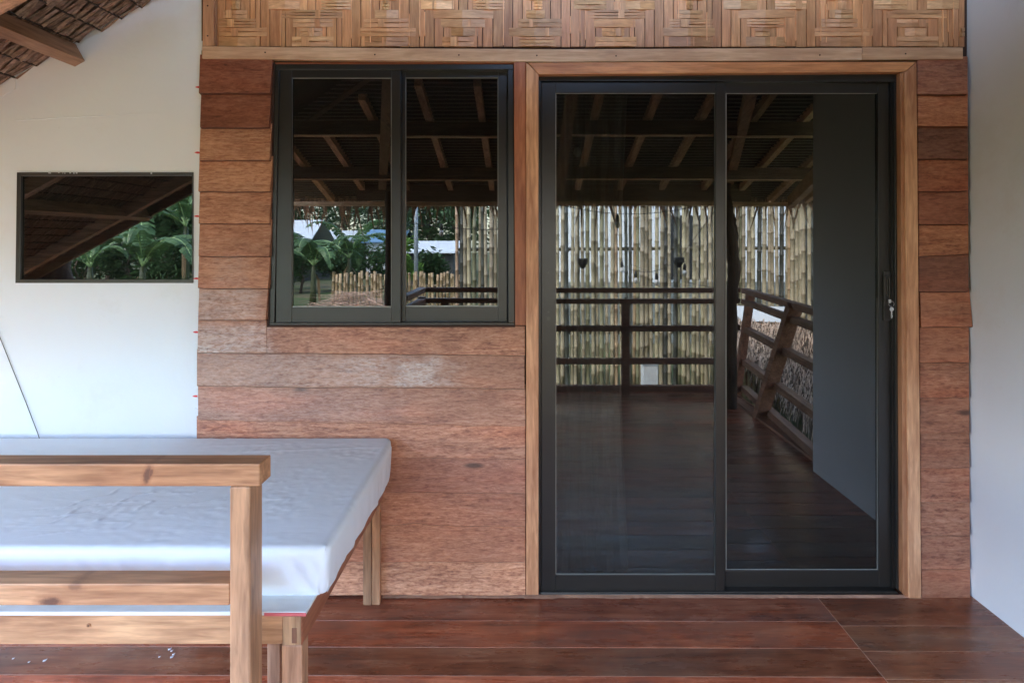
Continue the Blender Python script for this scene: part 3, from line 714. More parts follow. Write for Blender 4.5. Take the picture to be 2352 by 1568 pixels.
# ================================================================== PORCH FLOOR
mb = MB()
mb.box((-4.2, -3.45, -.035), (1.99, .04, -.0012)); 
flr = mb.build('floor', M['dust'], kind='structure', label='porch floor of wide reddish brown varnished planks')
def plankrow(x0, x1, ys, sl, parent):
    mb = MB()
    for a_, b2 in zip(ys[:-1], ys[1:]):
        g = .0013
        t = random.choice([(1, 1, 1), (1.15, 1.0, .95), (.9, 1.05, 1.1), (.75, .8, .85), (1.1, .9, .85)]); t = vtint(.1, t)
        cuts = [x0, x1]
        if x1-x0 > 3.5: cuts = [x0, x0+random.uniform(1.2, 2.4), x1]
        for c0, c1 in zip(cuts[:-1], cuts[1:]):
            n = 12; vs = []
            for i in range(n+1):
                x = c0+(c1-c0)*i/n; k = sl*(x-x0)
                vs += [(x, a_+k-g+noise.noise(Vector((x*3, a_*9, 0)))*.0022, 0), (x, b2+k+g+noise.noise(Vector((x*3, b2*9, 0)))*.0022, 0)]
            m = len(vs); vs += [(p[0], p[1], -.03) for p in vs]
            fs = []
            for i in range(n):
                b0 = 2*i; fs += [(b0, b0+2, b0+3, b0+1), (b0, b0+m, b0+2+m, b0+2), (b0+1, b0+3, b0+3+m, b0+1+m)]
            fs += [(0, 1, 1+m, m), (m-2, m-2+m, m-1+m, m-1)]
            mb.add(vs, fs, t if c0 == x0 else vtint(.15, t))
    return mb.build('planks', M['floor'], parent, bevel=.0008)
ysL = [.03, -.183, -.341, -.489]+[-.489-.153*i for i in range(1, 20)]
ysR = [.03, -.231, -.378, -.522]+[-.522-.153*i for i in range(1, 19)]
ysL = [y for y in ysL if y > -3.44]+[-3.45]; ysR = [y for y in ysR if y > -3.44]+[-3.45]
plankrow(-4.2, 1.166, ysL, -.0042, flr); plankrow(1.169, 1.98, ysR, -.002, flr)
mb = MB(); mb.box((-4.2, -3.50, -.2), (1.99, -3.452, .028), (2.2, 2.0, 1.8)); mb.build('edge_board', M['rail_x'], flr)
# two pale scraps of paint on the boards under the bed
mb = MB()
for u, v in ((389, 1490), (394, 1494), (366, 1508), (394, 1508), (398, 1502), (30, 1512), (66, 1520), (102, 1516)):
    d = 801/(v-V0); x = (u-U0)*d/S; y = -D+D*d; r = random.uniform(.002, .005)
    mb.add([(x-r, y, .0012), (x, y-r*2, .0012), (x+r*1.5, y-r, .0012), (x+r, y+r*2, .0012), (x, y, .003)], [(0, 1, 4), (1, 2, 4), (2, 3, 4), (3, 0, 4)])
mb.build('paint_scraps', M['wall'], flr)

flr.location.z = FZ
# ================================================================== DAYBED
bed = empty('daybed', (-1.5, -.5, 0), label='wooden daybed frame with a two rail guard along its front', cat='daybed')
def bp(mb, name, mat, **k):
    o = mb.build(name, mat, None, **k); o.parent = bed; o.matrix_parent_inverse = Matrix.Translation(-bed.location); return o
yfr = D*(.62-1)           # bed front
X = lambda u, d: (u-U0)*d/S
Z = lambda v, d: H-(v-V0)*d/S
xR = X(694.5, .62); zt = Z(1411, .62); zb = Z(1478.5, .62)
mb = MB(); mb.box((-2.5, yfr, zb), (X(649.5, .62), yfr+.045, zt), (1.1, 1.08, .98)); bp(mb, 'apron', M['bed_x'], bevel=.002)
mb = MB(); mb.box((X(650.3, .62), yfr-.002, zb-.003), (xR, -.06, zt), (1, 1, 1)); bp(mb, 'side_rail', M['bed_y'], bevel=.003)
mb = MB(); mb.box((X(650.8, .62), yfr-.0045, zb), (xR-.002, yfr-.0022, zt-.002), (.95, .95, .85)); mb.box((X(672, .62), yfr-.0062, zb+.006), (X(683, .62), yfr-.0046, zt-.03), (.5, .4, .4)); bp(mb, 'end_grain', M['bed_z'], bevel=.001)
mb = MB(); mb.box((-2.5, yfr-.004, zt+.0005), (xR+.01, -.06, zt+.010)); bp(mb, 'platform', M['ply'], bevel=.001)
mb = MB(); mb.box((X(609, .62), yfr-.0065, zt+.0002), (xR+.011, yfr-.0043, zt+.0078)); bp(mb, 'painted_edge', M['pink'])
def leg(pts, mat='bed_z'):
    mb = MB()
    for (x0, x1, y0, y1, z1, t) in pts: mb.box((x0, y0, FZ), (x1, y1, z1), t)
    bp(mb, 'leg', M[mat], bevel=.003)
leg([(X(645.5, .62), X(693, .62), yfr+.002, yfr+.05, zb-.004, (1.05, .95, .9))])
leg([(X(612, .64), X(643, .64), yfr+.055, yfr+.10, zb-.004, (.75, .7, .72))])
db = .9625; yl = -D*(1-db)
leg([(X(834, db), X(853.5, db), yl-.002, yl+.024, zb, (.82, .82, .8)), (X(854, db), X(872.5, db), yl, yl+.026, zb, (.98, .92, .85))])
leg([(-2.45, -2.40, yfr+.01, yfr+.06, zb, (1, 1, 1))]); leg([(-2.45, -2.40, yl-.02, yl+.024, zb, (1, 1, 1))])
# guard
dg = .58; yg = D*(dg-1)
mb = MB(); xa, xb = X(527, dg), X(574.5, dg); mb.box((xa, yg, FZ), (xb, yg+.072, Z(1117.5, dg)), (1.02, .98, .93)); bp(mb, 'guard_post', M['bed_z'], bevel=.004)
d2 = .576; y2 = D*(d2-1)
mb = MB(); mb.box((-2.3, y2, Z(1117, d2)), (X(597, d2), y2+.066, Z(1065, d2)), (1.1, 1.0, .92)); bp(mb, 'guard_rail', M['bed_x'], bevel=.003)
mb = MB(); mb.box((-2.3, yg+.002, Z(1391, dg)), (xa-.0005, yg+.066, Z(1341, dg)), (1.05, .98, .9)); bp(mb, 'guard_rail', M['bed_x'], bevel=.003)
mb = MB()
for (u, v, du, dv) in ((338, 1090, 8, 20), (335, 1078, 5, 10)):
    pass
p = Vector((X(204, .62), yfr-.0005, Z(1435, .62)))
mb.tube([p, p+Vector((0, -.0015, 0))], .0055, 14, (.9, .8, .7)); mb.tube([p+Vector((0, -.0012, 0)), p+Vector((0, -.0022, 0))], .0028, 10, (.25, .2, .15)); bp(mb, 'wood_plug', M['bed_x'])

# mattress
def mattress():
    x0, x1, y0, y1, z0, z1 = -2.42, -.510, -D*(1-.643), -.052, zt+.010, .655
    me = bpy.data.meshes.new('mattress'); bm = bmesh.new()
    nx, ny, nz = 300, 150, 16
    def gridf(f, a_, b2):
        g = [[bm.verts.new(f(i/a_, j/b2)) for j in range(b2+1)] for i in range(a_+1)]
        for i in range(a_):
            for j in range(b2): bm.faces.new((g[i][j], g[i+1][j], g[i+1][j+1], g[i][j+1]))
    lx, ly, lz = x1-x0, y1-y0, z1-z0
    gridf(lambda s, t: (x0+lx*s, y0+ly*t, z1), nx, ny); gridf(lambda s, t: (x0+lx*s, y0+ly*t, z0), 40, 20)
    gridf(lambda s, t: (x0+lx*s, y0, z0+lz*t), nx, nz); gridf(lambda s, t: (x0+lx*s, y1, z0+lz*t), nx, nz)
    gridf(lambda s, t: (x1, y0+ly*s, z0+lz*t), ny, nz); gridf(lambda s, t: (x0, y0+ly*s, z0+lz*t), ny, nz)
    bmesh.ops.remove_doubles(bm, verts=bm.verts[:], dist=1e-5)
    r = .020; rc = .07
    for v in bm.verts:
        c = v.co.copy()
        # rounded plan corners and rounded top/bottom edges
        rc = .03+.055*(c.y-y0)/ly; ix = min(max(c.x, x0+rc), x1-rc); iy = min(max(c.y, y0+rc), y1-rc)
        dx, dy = c.x-ix, c.y-iy; l = math.hypot(dx, dy)
        if dx and dy:
            q = max(abs(dx), abs(dy)); k = q/l; c.x = ix+dx*k; c.y = iy+dy*k
        m = Vector(((x0+x1)/2, (y0+y1)/2))
        ed = min(c.x-x0, x1-c.x, c.y-y0, y1-c.y)
        zt_, zb2 = z1-c.z, c.z-z0
        if zt_ < r and ed < r:
            a_ = Vector((r-ed, r-zt_)); q = max(a_.x, a_.y)
            if a_.length > 1e-6:
                b2 = a_*(q/a_.length); c.z = z1-(r-b2.y)
                sh = a_.x-b2.x
                if c.x-x0 == ed or abs((c.x-x0)-ed) < 1e-7: c.x += sh
                elif abs((x1-c.x)-ed) < 1e-7: c.x -= sh
                elif abs((c.y-y0)-ed) < 1e-7: c.y += sh
                else: c.y -= sh
        hgt = (c.z-z0)/lz
        # gentle crown at the back, sag in the middle
        t = (c.y-y0)/ly; s_ = (c.x-x0)/lx
        if hgt > .5:
            c.z += (-.008+.024*t-.006*math.sin(math.pi*t)*math.sin(math.pi*s_)) * (hgt-.5)*2
            # shallow drawn folds running along the back of the sheet
            fo = noise.noise(Vector((c.x*1.3+c.y*2.5, c.y*34-c.x*2.2, 3.1)))
            c.z += .0042*max(0, fo)*math.exp(-((c.y+.17)/.13)**2)*math.exp(-((c.x+1.05)/.55)**2)
            wr = noise.noise(Vector((c.x*6+c.y*5, c.y*16-c.x*7, 1.7)))
            c.z += .0045*max(0, .05-abs(wr))/.05*max(0, noise.noise(c*2.3)+.05)
            wr2 = noise.noise(Vector((c.x*30+c.y*26, c.y*42-c.x*22, 7.7)))*noise.noise(c*4+Vector((9, 0, 0)))
            c.z += .0035*wr2
        if abs(c.y-y0) < .02 and c.z < z1-.01:      # folds on the front drop
            q = (c.x-x1)
            fold = noise.noise(Vector(((c.x+(c.z-z0)*.55)*24, .3, c.z*3)))
            edge = math.exp(-abs(q+.07)/.13)
            c.y -= (.010+.022*edge)*fold*math.sin(min(1, hgt*1.3)*math.pi)**.5 if 0 < hgt < .77 else 0
            c.y += .012*(1-hgt)**2
        if abs(c.x-x1) < .02 and c.z < z1-.01:
            fold = noise.noise(Vector((4.4, (c.y+(c.z-z0)*.3)*20, c.z*3)))
            c.x += .007*fold*(1-hgt); c.x -= .010*(1-hgt)**2
            if hgt < .12: c.z += .010*noise.noise(Vector((0, c.y*14, 5)))+.003
        if hgt < .1 and abs(c.y-y0) < .04: c.z += .002*noise.noise(Vector((c.x*16, 0, 2)))
        v.co = c
    bmesh.ops.recalc_face_normals(bm, faces=bm.faces[:])
    bm.to_mesh(me); bm.free(); me.shade_smooth(); me.materials.append(M['sheet'])
    o = bpy.data.objects.new('mattress', me); COL.objects.link(o)
    return setp(o, 'thin mattress in a white fitted sheet lying on the wooden daybed', 'mattress')
mattress()

# loose black cord hanging against the white wall
mb = MB(); mb.tube([P(-40, 650, -.01), P(0, 775, -.006), P(30, 850, -.005), P(60, 925, -.005), P(86, 993, -.006), P(95, 1020, -.02)], .0014, 6)
mb.build('wall_cord', M['black'], label='thin black cord running down the white wall to the mattress', cat='cord')

# ================================================================== RAILINGS (garden side of the porch)
def railing(name, label, group=None): return empty(name, label=label, cat='railing')
dR = 2.3
rz = [(661, 672), (686, 697), (747, 760), (822, 835), (884, 897)]
fr_ = railing('deck_railing', 'dark wooden railing across the porch edge, mirrored straight across the door glass')
yr = -D*(dR-1)
for i, (a_, b2) in enumerate(rz):
    mb = MB(); za, zb_ = H-(a_-V0)*dR/S, H-(b2-V0)*dR/S
    mb.box((-.92, yr-.03, zb_), (2.02, yr+.03, za), vtint(.1)); mb.build('rail', M['rail_x'], fr_)
for u in (1436, 1020, 1240):
    mb = MB(); x = (u-U0)*dR/S; mb.box((x-.035, yr-.028, -.02), (x+.035, yr+.032, .915), (.9, .9, .9)); mb.build('post', M['rail_x'], fr_)
sr_ = railing('side_railing', 'wooden railing with a slanting post running along the right side of the porch')
for i, (a_, b2) in enumerate(rz):
    za, zb_ = H-(a_-V0)*dR/S, H-(b2-V0)*dR/S; zc = (za+zb_)/2
    mb = MB(); mb.bar((2.04, -D*1.27, zc), (1.86, -D*.52, zc), .06, za-zb_, tint=vtint(.1, (1.3, 1.25, 1.2))); mb.build('rail', M['rail_y'], sr_)
mb = MB(); mb.bar((1.99, -D*1.30, -.02), (2.05, -D*1.215, 1.0), .07, .06, up=(1, 0, 0), tint=(1.3, 1, .9)); mb.build('post', M['rail_y'], sr_)
mb = MB(); mb.bar((1.90, -D*.985, -.01), (1.90, -D*.715, 1.0), .06, .10, up=(1, 0, 0), tint=(1.5, 1.35, 1.2)); mb.build('slanting_post', M['rail_y'], sr_)
mb = MB(); mb.box((1.86, -D*1.31, FZ), (1.93, -1.34, FZ+.018), (1.6, 1.5, 1.4)); mb.build('base_board', M['rail_y'], sr_)
lr_ = railing('stair_railing', 'short piece of dark railing returning from the corner toward the house')
for i, (a_, b2) in enumerate(rz[:2]):
    za, zb_ = H-(a_-V0)*dR/S, H-(b2-V0)*dR/S; zc = (za+zb_)/2
    mb = MB(); mb.bar((-.955, -D*1.31, zc), (-.955, -D*.93, zc), .07, za-zb_, tint=(1.3, 1.3, 1.4)); mb.build('rail', M['rail_y'], lr_)
mb = MB(); mb.box((-.99, yr-.03, -.02), (-.93, yr+.03, .93), (.9, .9, .9)); mb.build('post', M['rail_y'], lr_)

# ================================================================== GARDEN
mb = MB()
n = 40
vs = []; 
for i in range(n+1):
    for j in range(n+1):
        x = -60+120*i/n; y = 20-140*j/n
        vs.append((x, y, -.45+.05*noise.noise(Vector((x*.3, y*.3, 0)))))
mb.add(vs, [(i*(n+1)+j, i*(n+1)+j+1, (i+1)*(n+1)+j+1, (i+1)*(n+1)+j) for i in range(n) for j in range(n)])
mb.build('ground', M['ground'], kind='structure')

def culm(mb, x, y, z0, z1, r, lean=(0, 0), tint=(1, 1, 1)):
    pts, rr = [], []
    z = z0; nd = random.uniform(.1, .3)
    L = z1-z0; seg = random.uniform(.22, .34); k = z0-random.random()*seg
    zs = []
    while k < z1:
        for dz, q in ((-.012, 1.0), (-.004, 1.16), (.004, 1.16), (.012, .98)):
            if z0 < k+dz < z1: zs.append((k+dz, q))
        k += seg
    zs = [(z0, 1)]+zs+[(z1, 1)]
    for zz, q in zs:
        t = (zz-z0)/L; pts.append(Vector((x+lean[0]*t, y+lean[1]*t, zz))); rr.append(r*q*(1-.1*t))
    f0 = len(mb.f); mb.tube(pts, rr, 9, tint)
    for i in range(len(zs)-1):          # darker band on each node
        if zs[i][1] > 1.1 or zs[i+1][1] > 1.1:
            for q in range(9): mb.t[f0+i*9+q] = (tint[0]*.68, tint[1]*.64, tint[2]*.6)
def ctint():
    q = random.random()
    if q < .13: return vtint(.15, (.20, .23, .26))
    if q < .25: return vtint(.15, (.60, .64, .52))
    if q < .33: return vtint(.1, (1.1, .85, .72))
    return vtint(.18, (1, .96, .88))
dF = 3.1; yF = -D*(dF-1)
mb = MB(); x = (1050-U0)*dF/S
xc = 3.33
while x < xc:
    r = random.uniform(.022, .031)
    culm(mb, x, yF+random.uniform(-.02, .02), -.45, 2.35+random.uniform(-.15, .2), r, (random.uniform(-.03, .03), 0), ctint())
    x += 2*r+random.choice([.0, .001, .001, .002, .005, .012])
y = yF
while y < -2.4:
    r = random.uniform(.024, .033); culm(mb, xc+random.uniform(-.02, .02), y, -.45, 2.35+random.uniform(-.15, .2), r, (0, random.uniform(-.03, .03)), ctint()); y += 2*r+random.choice([.001, .004, .012])
tf = mb.build('bamboo_fence', M['bamboo'], smooth=True, label='tall fence of upright bamboo poles mirrored in the door glass', cat='fence')
mb = MB(); 
for z in (1.35, .3): mb.tube([((1050-U0)*dF/S, yF-.05, z), (xc, yF-.05, z+.02)], .022, 8, (.35, .35, .3))
mb.build('cross_rail', M['bamboo'], tf)
dS = 6.4; yS = -D*(dS-1)
mb = MB(); x = (764-U0)*dS/S
while x < (1062-U0)*dS/S:
    r = random.uniform(.034, .045)
    gap = abs(x-(925-U0)*dS/S) < .0
    culm(mb, x, yS+random.uniform(-.03, .03), -.45, .66+random.uniform(-.06, .06), r, (random.uniform(-.04, .04), 0), vtint(.25, (.82, .64, .48)))
    x += 2*r+random.choice([.003, .01, .03])
sf = mb.build('bamboo_fence', M['bamboo'], smooth=True, label='low bamboo fence behind the lawn mirrored at the foot of the window', cat='fence')
mb = MB(); mb.tube([((764-U0)*dS/S, yS-.07, .3), ((1062-U0)*dS/S, yS-.07, .32)], .03, 8, (.6, .5, .4)); mb.build('cross_rail', M['bamboo'], sf)

# pile of dry palm leaves
mb = MB()
c = Q(815, 690, 5.4)
for i in range(520):
    a_ = random.uniform(0, 2*math.pi); rr = random.random()**.6*1.15
    px, py = c.x+math.cos(a_)*rr, c.y+math.sin(a_)*rr*.8; hz2 = -.45+.82*max(0, 1-(rr/1.2)**1.5)
    l = random.uniform(.3, .8); b_ = random.uniform(-.5, .5)+(math.pi if random.random() < .5 else 0); pit = random.uniform(-.35, .25)
    dd = Vector((math.cos(b_)*math.cos(pit), math.sin(b_)*math.cos(pit), math.sin(pit)))
    p0 = Vector((px, py, hz2)); p1 = p0+dd*l; p1.z -= .05
    mb.bar(p0, p1, random.uniform(.012, .03), .006, tint=vtint(.5, (.9, .75, .7)), taper=.3)
mb.build('leaf_pile', M['thatch_grey'], kind='stuff', label='heap of dry brown palm leaves in front of the low fence')

# low thatched hut beside the side railing
hut = empty('thatched_hut', Q(1800, 800, 2.6), label='low hut with shaggy grey thatch beside the porch, seen through the side railing', cat='hut')
def hp_(mb, name, mat, **k):
    o = mb.build(name, mat, None, **k); o.parent = hut; o.matrix_parent_inverse = Matrix.Translation(-hut.location); return o
c00, c10 = Q(1690, 733, 3.0), Q(2060, 752, 2.75); c01, c11 = Q(1690, 772, 2.78), Q(2000, 1120, 2.1)
mb = MB()
def bil(s, t): return (c00.lerp(c10, s)).lerp(c01.lerp(c11, s), t)
NN = 12
vs = [bil(i/NN, j/NN)-Vector((0, 0, .05)) for i in range(NN+1) for j in range(NN+1)]
mb.add(vs, [(i*(NN+1)+j, i*(NN+1)+j+1, (i+1)*(NN+1)+j+1, (i+1)*(NN+1)+j) for i in range(NN) for j in range(NN)], (.16, .13, .11))
for i in range(3000):
    s, t = random.random(), random.random()**.9
    p = bil(s, t)+Vector((0, 0, random.uniform(-.01, .03))); l = random.uniform(.14, .32)
    dd = (bil(s, min(1, t+.2))-p); dd = dd.normalized() if dd.length > .01 else Vector((0, .3, -1)); dd = (dd+Vector((random.uniform(-.45, .35), random.uniform(0, .3), -.5+random.uniform(-.3, .2)))).normalized()
    w = random.uniform(.006, .013); sd = Vector((1, -.5, 0)).normalized()*w
    q = p+dd*l; k_ = random.choice([.25, .5, .9, 1.2, 1.35])
    mb.add([p-sd, p+sd, q+sd*.3, q-sd*.3], [(0, 1, 2, 3)], (k_, k_*.97, k_*.95))
hp_(mb, 'thatch', M['thatch_grey'])
mb = MB(); a_, b2 = Q(1690, 704, 3.05), Q(2080, 712, 3.0); mb.add([a_, b2, Q(2080, 750, 2.9), Q(1690, 738, 2.98), a_+Vector((0, -.1, 0)), b2+Vector((0, -.1, 0)), Q(2080, 750, 3.1), Q(1690, 738, 3.08)], [(0, 1, 2, 3), (4, 7, 6, 5), (0, 4, 5, 1), (3, 2, 6, 7)], (1, 1, 1)); hp_(mb, 'ridge_sheet', M['tin'])
mb = MB(); mb.box(Q(1697, 780, 2.85), Q(1756, 850, 2.85)+Vector((0, .02, 0)), (.8, .7, .6)); mb.box((2.3, -5.2, -.45), (3.3, -5.15, .35), (.4, .35, .3)); hp_(mb, 'wall_panel', M['rail_x'])
mb = MB()
x = 2.1
while x < 2.9:
    r = .024; culm(mb, x, -4.6, -.45, .28, r, (0, 0), vtint(.2, (.5, .48, .4))); x += .055
hp_(mb, 'bamboo_screen', M['bamboo'])

# white pedestal, meter boxes and string lights
mb = MB(); p0, p1 = Q(1477, 838, 2.9), Q(1512, 838, 2.9)
mb.box((p0.x, p0.y-.16, -.45), (p1.x, p0.y, p0.z), (1, 1, 1)); wb = mb.build('white_pedestal', M['white'], bevel=.008, label='small white concrete pedestal in front of the bamboo fence', cat='pedestal')
mb = MB(); mb.box((p0.x-.012, p0.y-.172, p0.z+.001), (p1.x+.012, p0.y+.012, p0.z+.026)); mb.build('cap', M['white'], wb, bevel=.004)
st = empty('string_lights', Q(1430, 475, 2.28), label='black cable with small bare bulbs strung in front of the bamboo fence', cat='string lights')
def stp(mb, name, mat, **k):
    o = mb.build(name, mat, None, **k); o.parent = st; o.matrix_parent_inverse = Matrix.Translation(-st.location); return o
def catenary(p, q, sag, n=14):
    return [p.lerp(q, i/n)-Vector((0, 0, sag*4*(i/n)*(1-i/n))) for i in range(n+1)]
mb = MB()
mb.tube(catenary(Q(1285, 470, 2.27), Q(1620, 468, 2.27), .09), .0035, 6)
mb.tube(catenary(Q(1640, 486, 2.27), Q(1560, 594, 2.5), .0), .003, 6)
mb.tube(catenary(Q(1560, 594, 2.5), Q(1430, 610, 2.7), .10), .003, 6); mb.tube(catenary(Q(1420, 594, 2.7), Q(1640, 660, 2.45), .04), .002, 6)
mb.tube(catenary(Q(931, 509, 2.4), Q(1280, 516, 2.4), .06), .0035, 6)
stp(mb, 'cable', M['black'])
for u, v, d in ((1418, 500, 2.27), (1572, 612, 2.5), (1508, 634, 2.6), (1460, 630, 2.65), (1428, 606, 2.7), (1012, 520, 2.4)):
    p = Q(u, v, d); mb = MB(); mb.tube([p+Vector((0, 0, .03)), p, p-Vector((0, 0, .035))], [.008, .017, .016], 10); stp(mb, 'socket', M['black'])
    mb = MB(); mb.tube([p-Vector((0, 0, .036)), p-Vector((0, 0, .055)), p-Vector((0, 0, .085)), p-Vector((0, 0, .10))], [.013, .024, .02, .004], 12, smooth_ if False else (1, 1, 1)); stp(mb, 'bulb', M['bulb'], smooth=True)
for u, v in ((1338, 600), (1559, 597)):
    p = Q(u, v, 2.6); mb = MB(); mb.box(p-Vector((.05, .04, .03)), p+Vector((.05, .04, .03)), (1, 1, 1)); mb.tube([p-Vector((0, 0, .03)), p-Vector((0, 0, .08))], [.045, .02], 8); stp(mb, 'junction_box', M['black'], bevel=.006)
pb = empty('hanging_bulb', Q(1326, 330, 1.75), label='bare bulb hanging on a short cord below the porch roof', cat='light bulb')
p = Q(1326, 330, 1.75)
mb = MB(); mb.tube([Vector((0, 0, .14)), Vector((-.01, 0, .05)), Vector((0, 0, .0))], .003, 6); mb.build('cord', M['black'], pb)
mb = MB(); mb.tube([Vector((0, 0, 0)), Vector((0, 0, -.03))], .016, 10); mb.build('socket', M['black'], pb)
mb = MB(); mb.tube([Vector((0, 0, -.031)), Vector((0, 0, -.05)), Vector((0, 0, -.075)), Vector((0, 0, -.098))], [.014, .027, .028, .006], 14); mb.build('bulb', M['bulb'], pb, smooth=True)

# banana plants
def banana(name, base, hgt, leaves, label, spread=1.0, L=1.7, seed=1):
    rs = random.Random(seed)
    root = empty(name, base, label=label, cat='banana plant', group='banana plants in the garden')
    mb = MB(); mb.tube([(0, 0, 0), (.02, 0, hgt*.4), (.03, .02, hgt*.8), (.03, .02, hgt)], [.11, .09, .07, .05], 10, (.17, .14, .11)); mb.build('stem', M['midrib'], root, smooth=True)
    for k in range(leaves):
        az = 2*math.pi*k/leaves+rs.uniform(-.3, .3); up = rs.uniform(.75, 1.4); ln = L*rs.uniform(.75, 1.15)*spread; droop = rs.uniform(1.0, 1.9)
        n = 26; pts = []; p = Vector((.03, .02, hgt)); ang = up
        for i in range(n+1):
            pts.append(p.copy()); ang -= droop*2.0/n*(i/n+.25)
            p = p+Vector((math.cos(az)*math.cos(ang), math.sin(az)*math.cos(ang), math.sin(ang)))*(ln/n)
        side = Vector((-math.sin(az), math.cos(az), 0)); mb = MB(); shade = rs.uniform(.7, 1.3)
        for i in range(3, n):
            t = i/n; t2 = (i+1)/n
            w0 = .20*math.sin(math.pi*min(1, (t-.08)/.92)**.75)**.6*ln/1.7 if t > .09 else .02; w1 = .20*max(0, math.sin(math.pi*min(1, (t2-.08)/.92)**.75))**.6*ln/1.7
            for s in (-1, 1):
                if rs.random() < .10: continue
                dr = Vector((0, 0, -.03-.07*rs.random()))
                tear = rs.uniform(.86, .98); a0, a1 = pts[i], pts[i].lerp(pts[i+1], tear)
                o0 = a0+side*s*w0+dr*w0*4; o1 = a1+side*s*w1+dr*w1*4
                m0 = a0+side*s*w0*.5+Vector((0, 0, .015)); m1 = a1+side*s*w1*.5+Vector((0, 0, .015))
                mb.add([a0, m0, o0, a1, m1, o1], [(0, 1, 4, 3), (1, 2, 5, 4)], (shade, shade, shade), rs.random())
        lf = mb.build('leaf', M['banana'], root)
        mb = MB(); mb.tube(pts, [.021*(1-.85*i/n) for i in range(n+1)], 6); mb.build('midrib', M['midrib'], lf, smooth=True)
    for k in range(2):
        mb = MB(); az = rs.uniform(0, 6.3); p = Vector((.05*math.cos(az), .05*math.sin(az), hgt*.85))
        q = p+Vector((math.cos(az)*.2, math.sin(az)*.2, -.25)); r_ = q+Vector((math.cos(az)*.05, math.sin(az)*.05, -.6)); sd = Vector((-math.sin(az), math.cos(az), 0))*.035
        mb.add([p, q-sd, q+sd, r_-sd*.6, r_+sd*.6, r_-Vector((0, 0, .2))], [(0, 1, 2), (1, 3, 4, 2), (3, 5, 4)]); mb.build('dry_leaf', M['dryleaf'], root)
def bq(u, v, d): return Q(u, v, d)
def gb(u, d): p = Q(u, 557, d); return (p.x, p.y, -.45)
banana('banana_plant', gb(325, 5.6), 1.35, 9, 'large banana plant with arching leaves mirrored in the small window', 1.15, 1.9, 3)
banana('banana_plant', gb(205, 5.9), 1.3, 6, 'banana plant with a pale stem at the left in the small window', .85, 1.5, 5)
banana('banana_plant', gb(425, 6.4), 2.3, 8, 'tall banana plant at the right edge of the small window', 1.1, 1.9, 8)
banana('banana_plant', gb(718, 7.4), 1.2, 9, 'bushy banana plant mirrored low in the left window pane', 1.15, 1.8, 11)
banana('banana_plant', gb(800, 7.8), 1.4, 9, 'banana plant with drooping leaves in the middle of the left window pane', 1.2, 1.8, 14)
banana('banana_plant', gb(270, 7.6), 2.6, 8, 'banana plant standing behind the others in the small window', 1.1, 2.0, 21)

# trees and shrubs
def tree(name, base, h, rad, n, mat, label, cat='tree', leaf=.16, seed=1, group='trees behind the garden'):
    rs = random.Random(seed); root = empty(name, base, label=label, cat=cat, group=group)
    mb = MB(); mb.tube([(0, 0, 0), (.1, 0, h*.3), (-.05, .1, h*.6), (.05, 0, h*.85)], [.05*h*.6, .045*h*.5, .03*h*.5, .01*h*.5], 8)
    cl = []
    for k in range(11):
        az = rs.uniform(0, 6.28); el = rs.uniform(.35, .95); c = Vector((math.cos(az)*rad*rs.uniform(.2, .8), math.sin(az)*rad*rs.uniform(.2, .8), h*el)); cl.append((c, rad*rs.uniform(.3, .55)))
        mb.tube([(0, 0, h*.35), c*.6+Vector((0, 0, h*.15)), c], [.02*h*.5, .012*h*.5, .004*h*.5], 5)
    mb.build('trunk', M['bark'], root)
    mb = MB()
    for i in range(n):
        c, r_ = rs.choice(cl); v = Vector((rs.gauss(0, 1), rs.gauss(0, 1), rs.gauss(0, .8))); v = v.normalized()*r_*rs.random()**.4
        p = c+v; a_ = Vector((rs.gauss(0, 1), rs.gauss(0, 1), rs.gauss(0, .5))).normalized(); b2 = a_.orthogonal().normalized(); l = leaf*rs.uniform(.6, 1.4)
        sh = rs.uniform(.6, 1.4)
        mb.add([p-a_*l, p+b2*l*.35, p+a_*l, p-b2*l*.35], [(0, 1, 2, 3)], (sh, sh, sh), rs.random())
    mb.build('crown', mat, root)
for i, (u, d, h, r_, n, lab) in enumerate([
    (90, 9, 5.0, 2.6, 3200, 'dark leafy tree at the left edge of the small window'), (250, 11, 6.0, 3.0, 3600, 'dark tree rising behind the banana plants in the small window'),
    (380, 10, 6.2, 2.8, 3600, 'leafy tree behind the tall banana plant in the small window'), (520, 13, 7.0, 3.4, 3200, 'broad tree standing left of the garden houses'),
    (700, 15, 4.6, 2.4, 2600, 'round tree behind the left window pane plants'), (880, 17, 5.2, 2.6, 2600, 'tree showing above the blue and white roofs'),
    (985, 15, 6.0, 2.8, 3400, 'dense dark tree behind the grey pole'), (1060, 13, 5.6, 2.4, 3000, 'dark tree at the left end of the tall bamboo fence'), (-60, 8, 5.0, 2.4, 2600, 'dark tree far to the left of the garden'),
    (620, 22, 9.0, 5.0, 5200, 'tall far tree above the pale blue house'), (790, 24, 9.5, 5.5, 5600, 'tall far tree above the white house roof'), (950, 24, 10, 5.5, 5600, 'tall far tree behind the grey pole and the village roofs'), (330, 17, 9, 4.5, 4600, 'tall far tree above the banana plants'), (440, 15, 9, 4.2, 4600, 'tall tree between the small window view and the village')]):
    tree('leafy_tree', gb(u, d), h, r_, n, M['foliage'], lab, leaf=.19, seed=30+i)
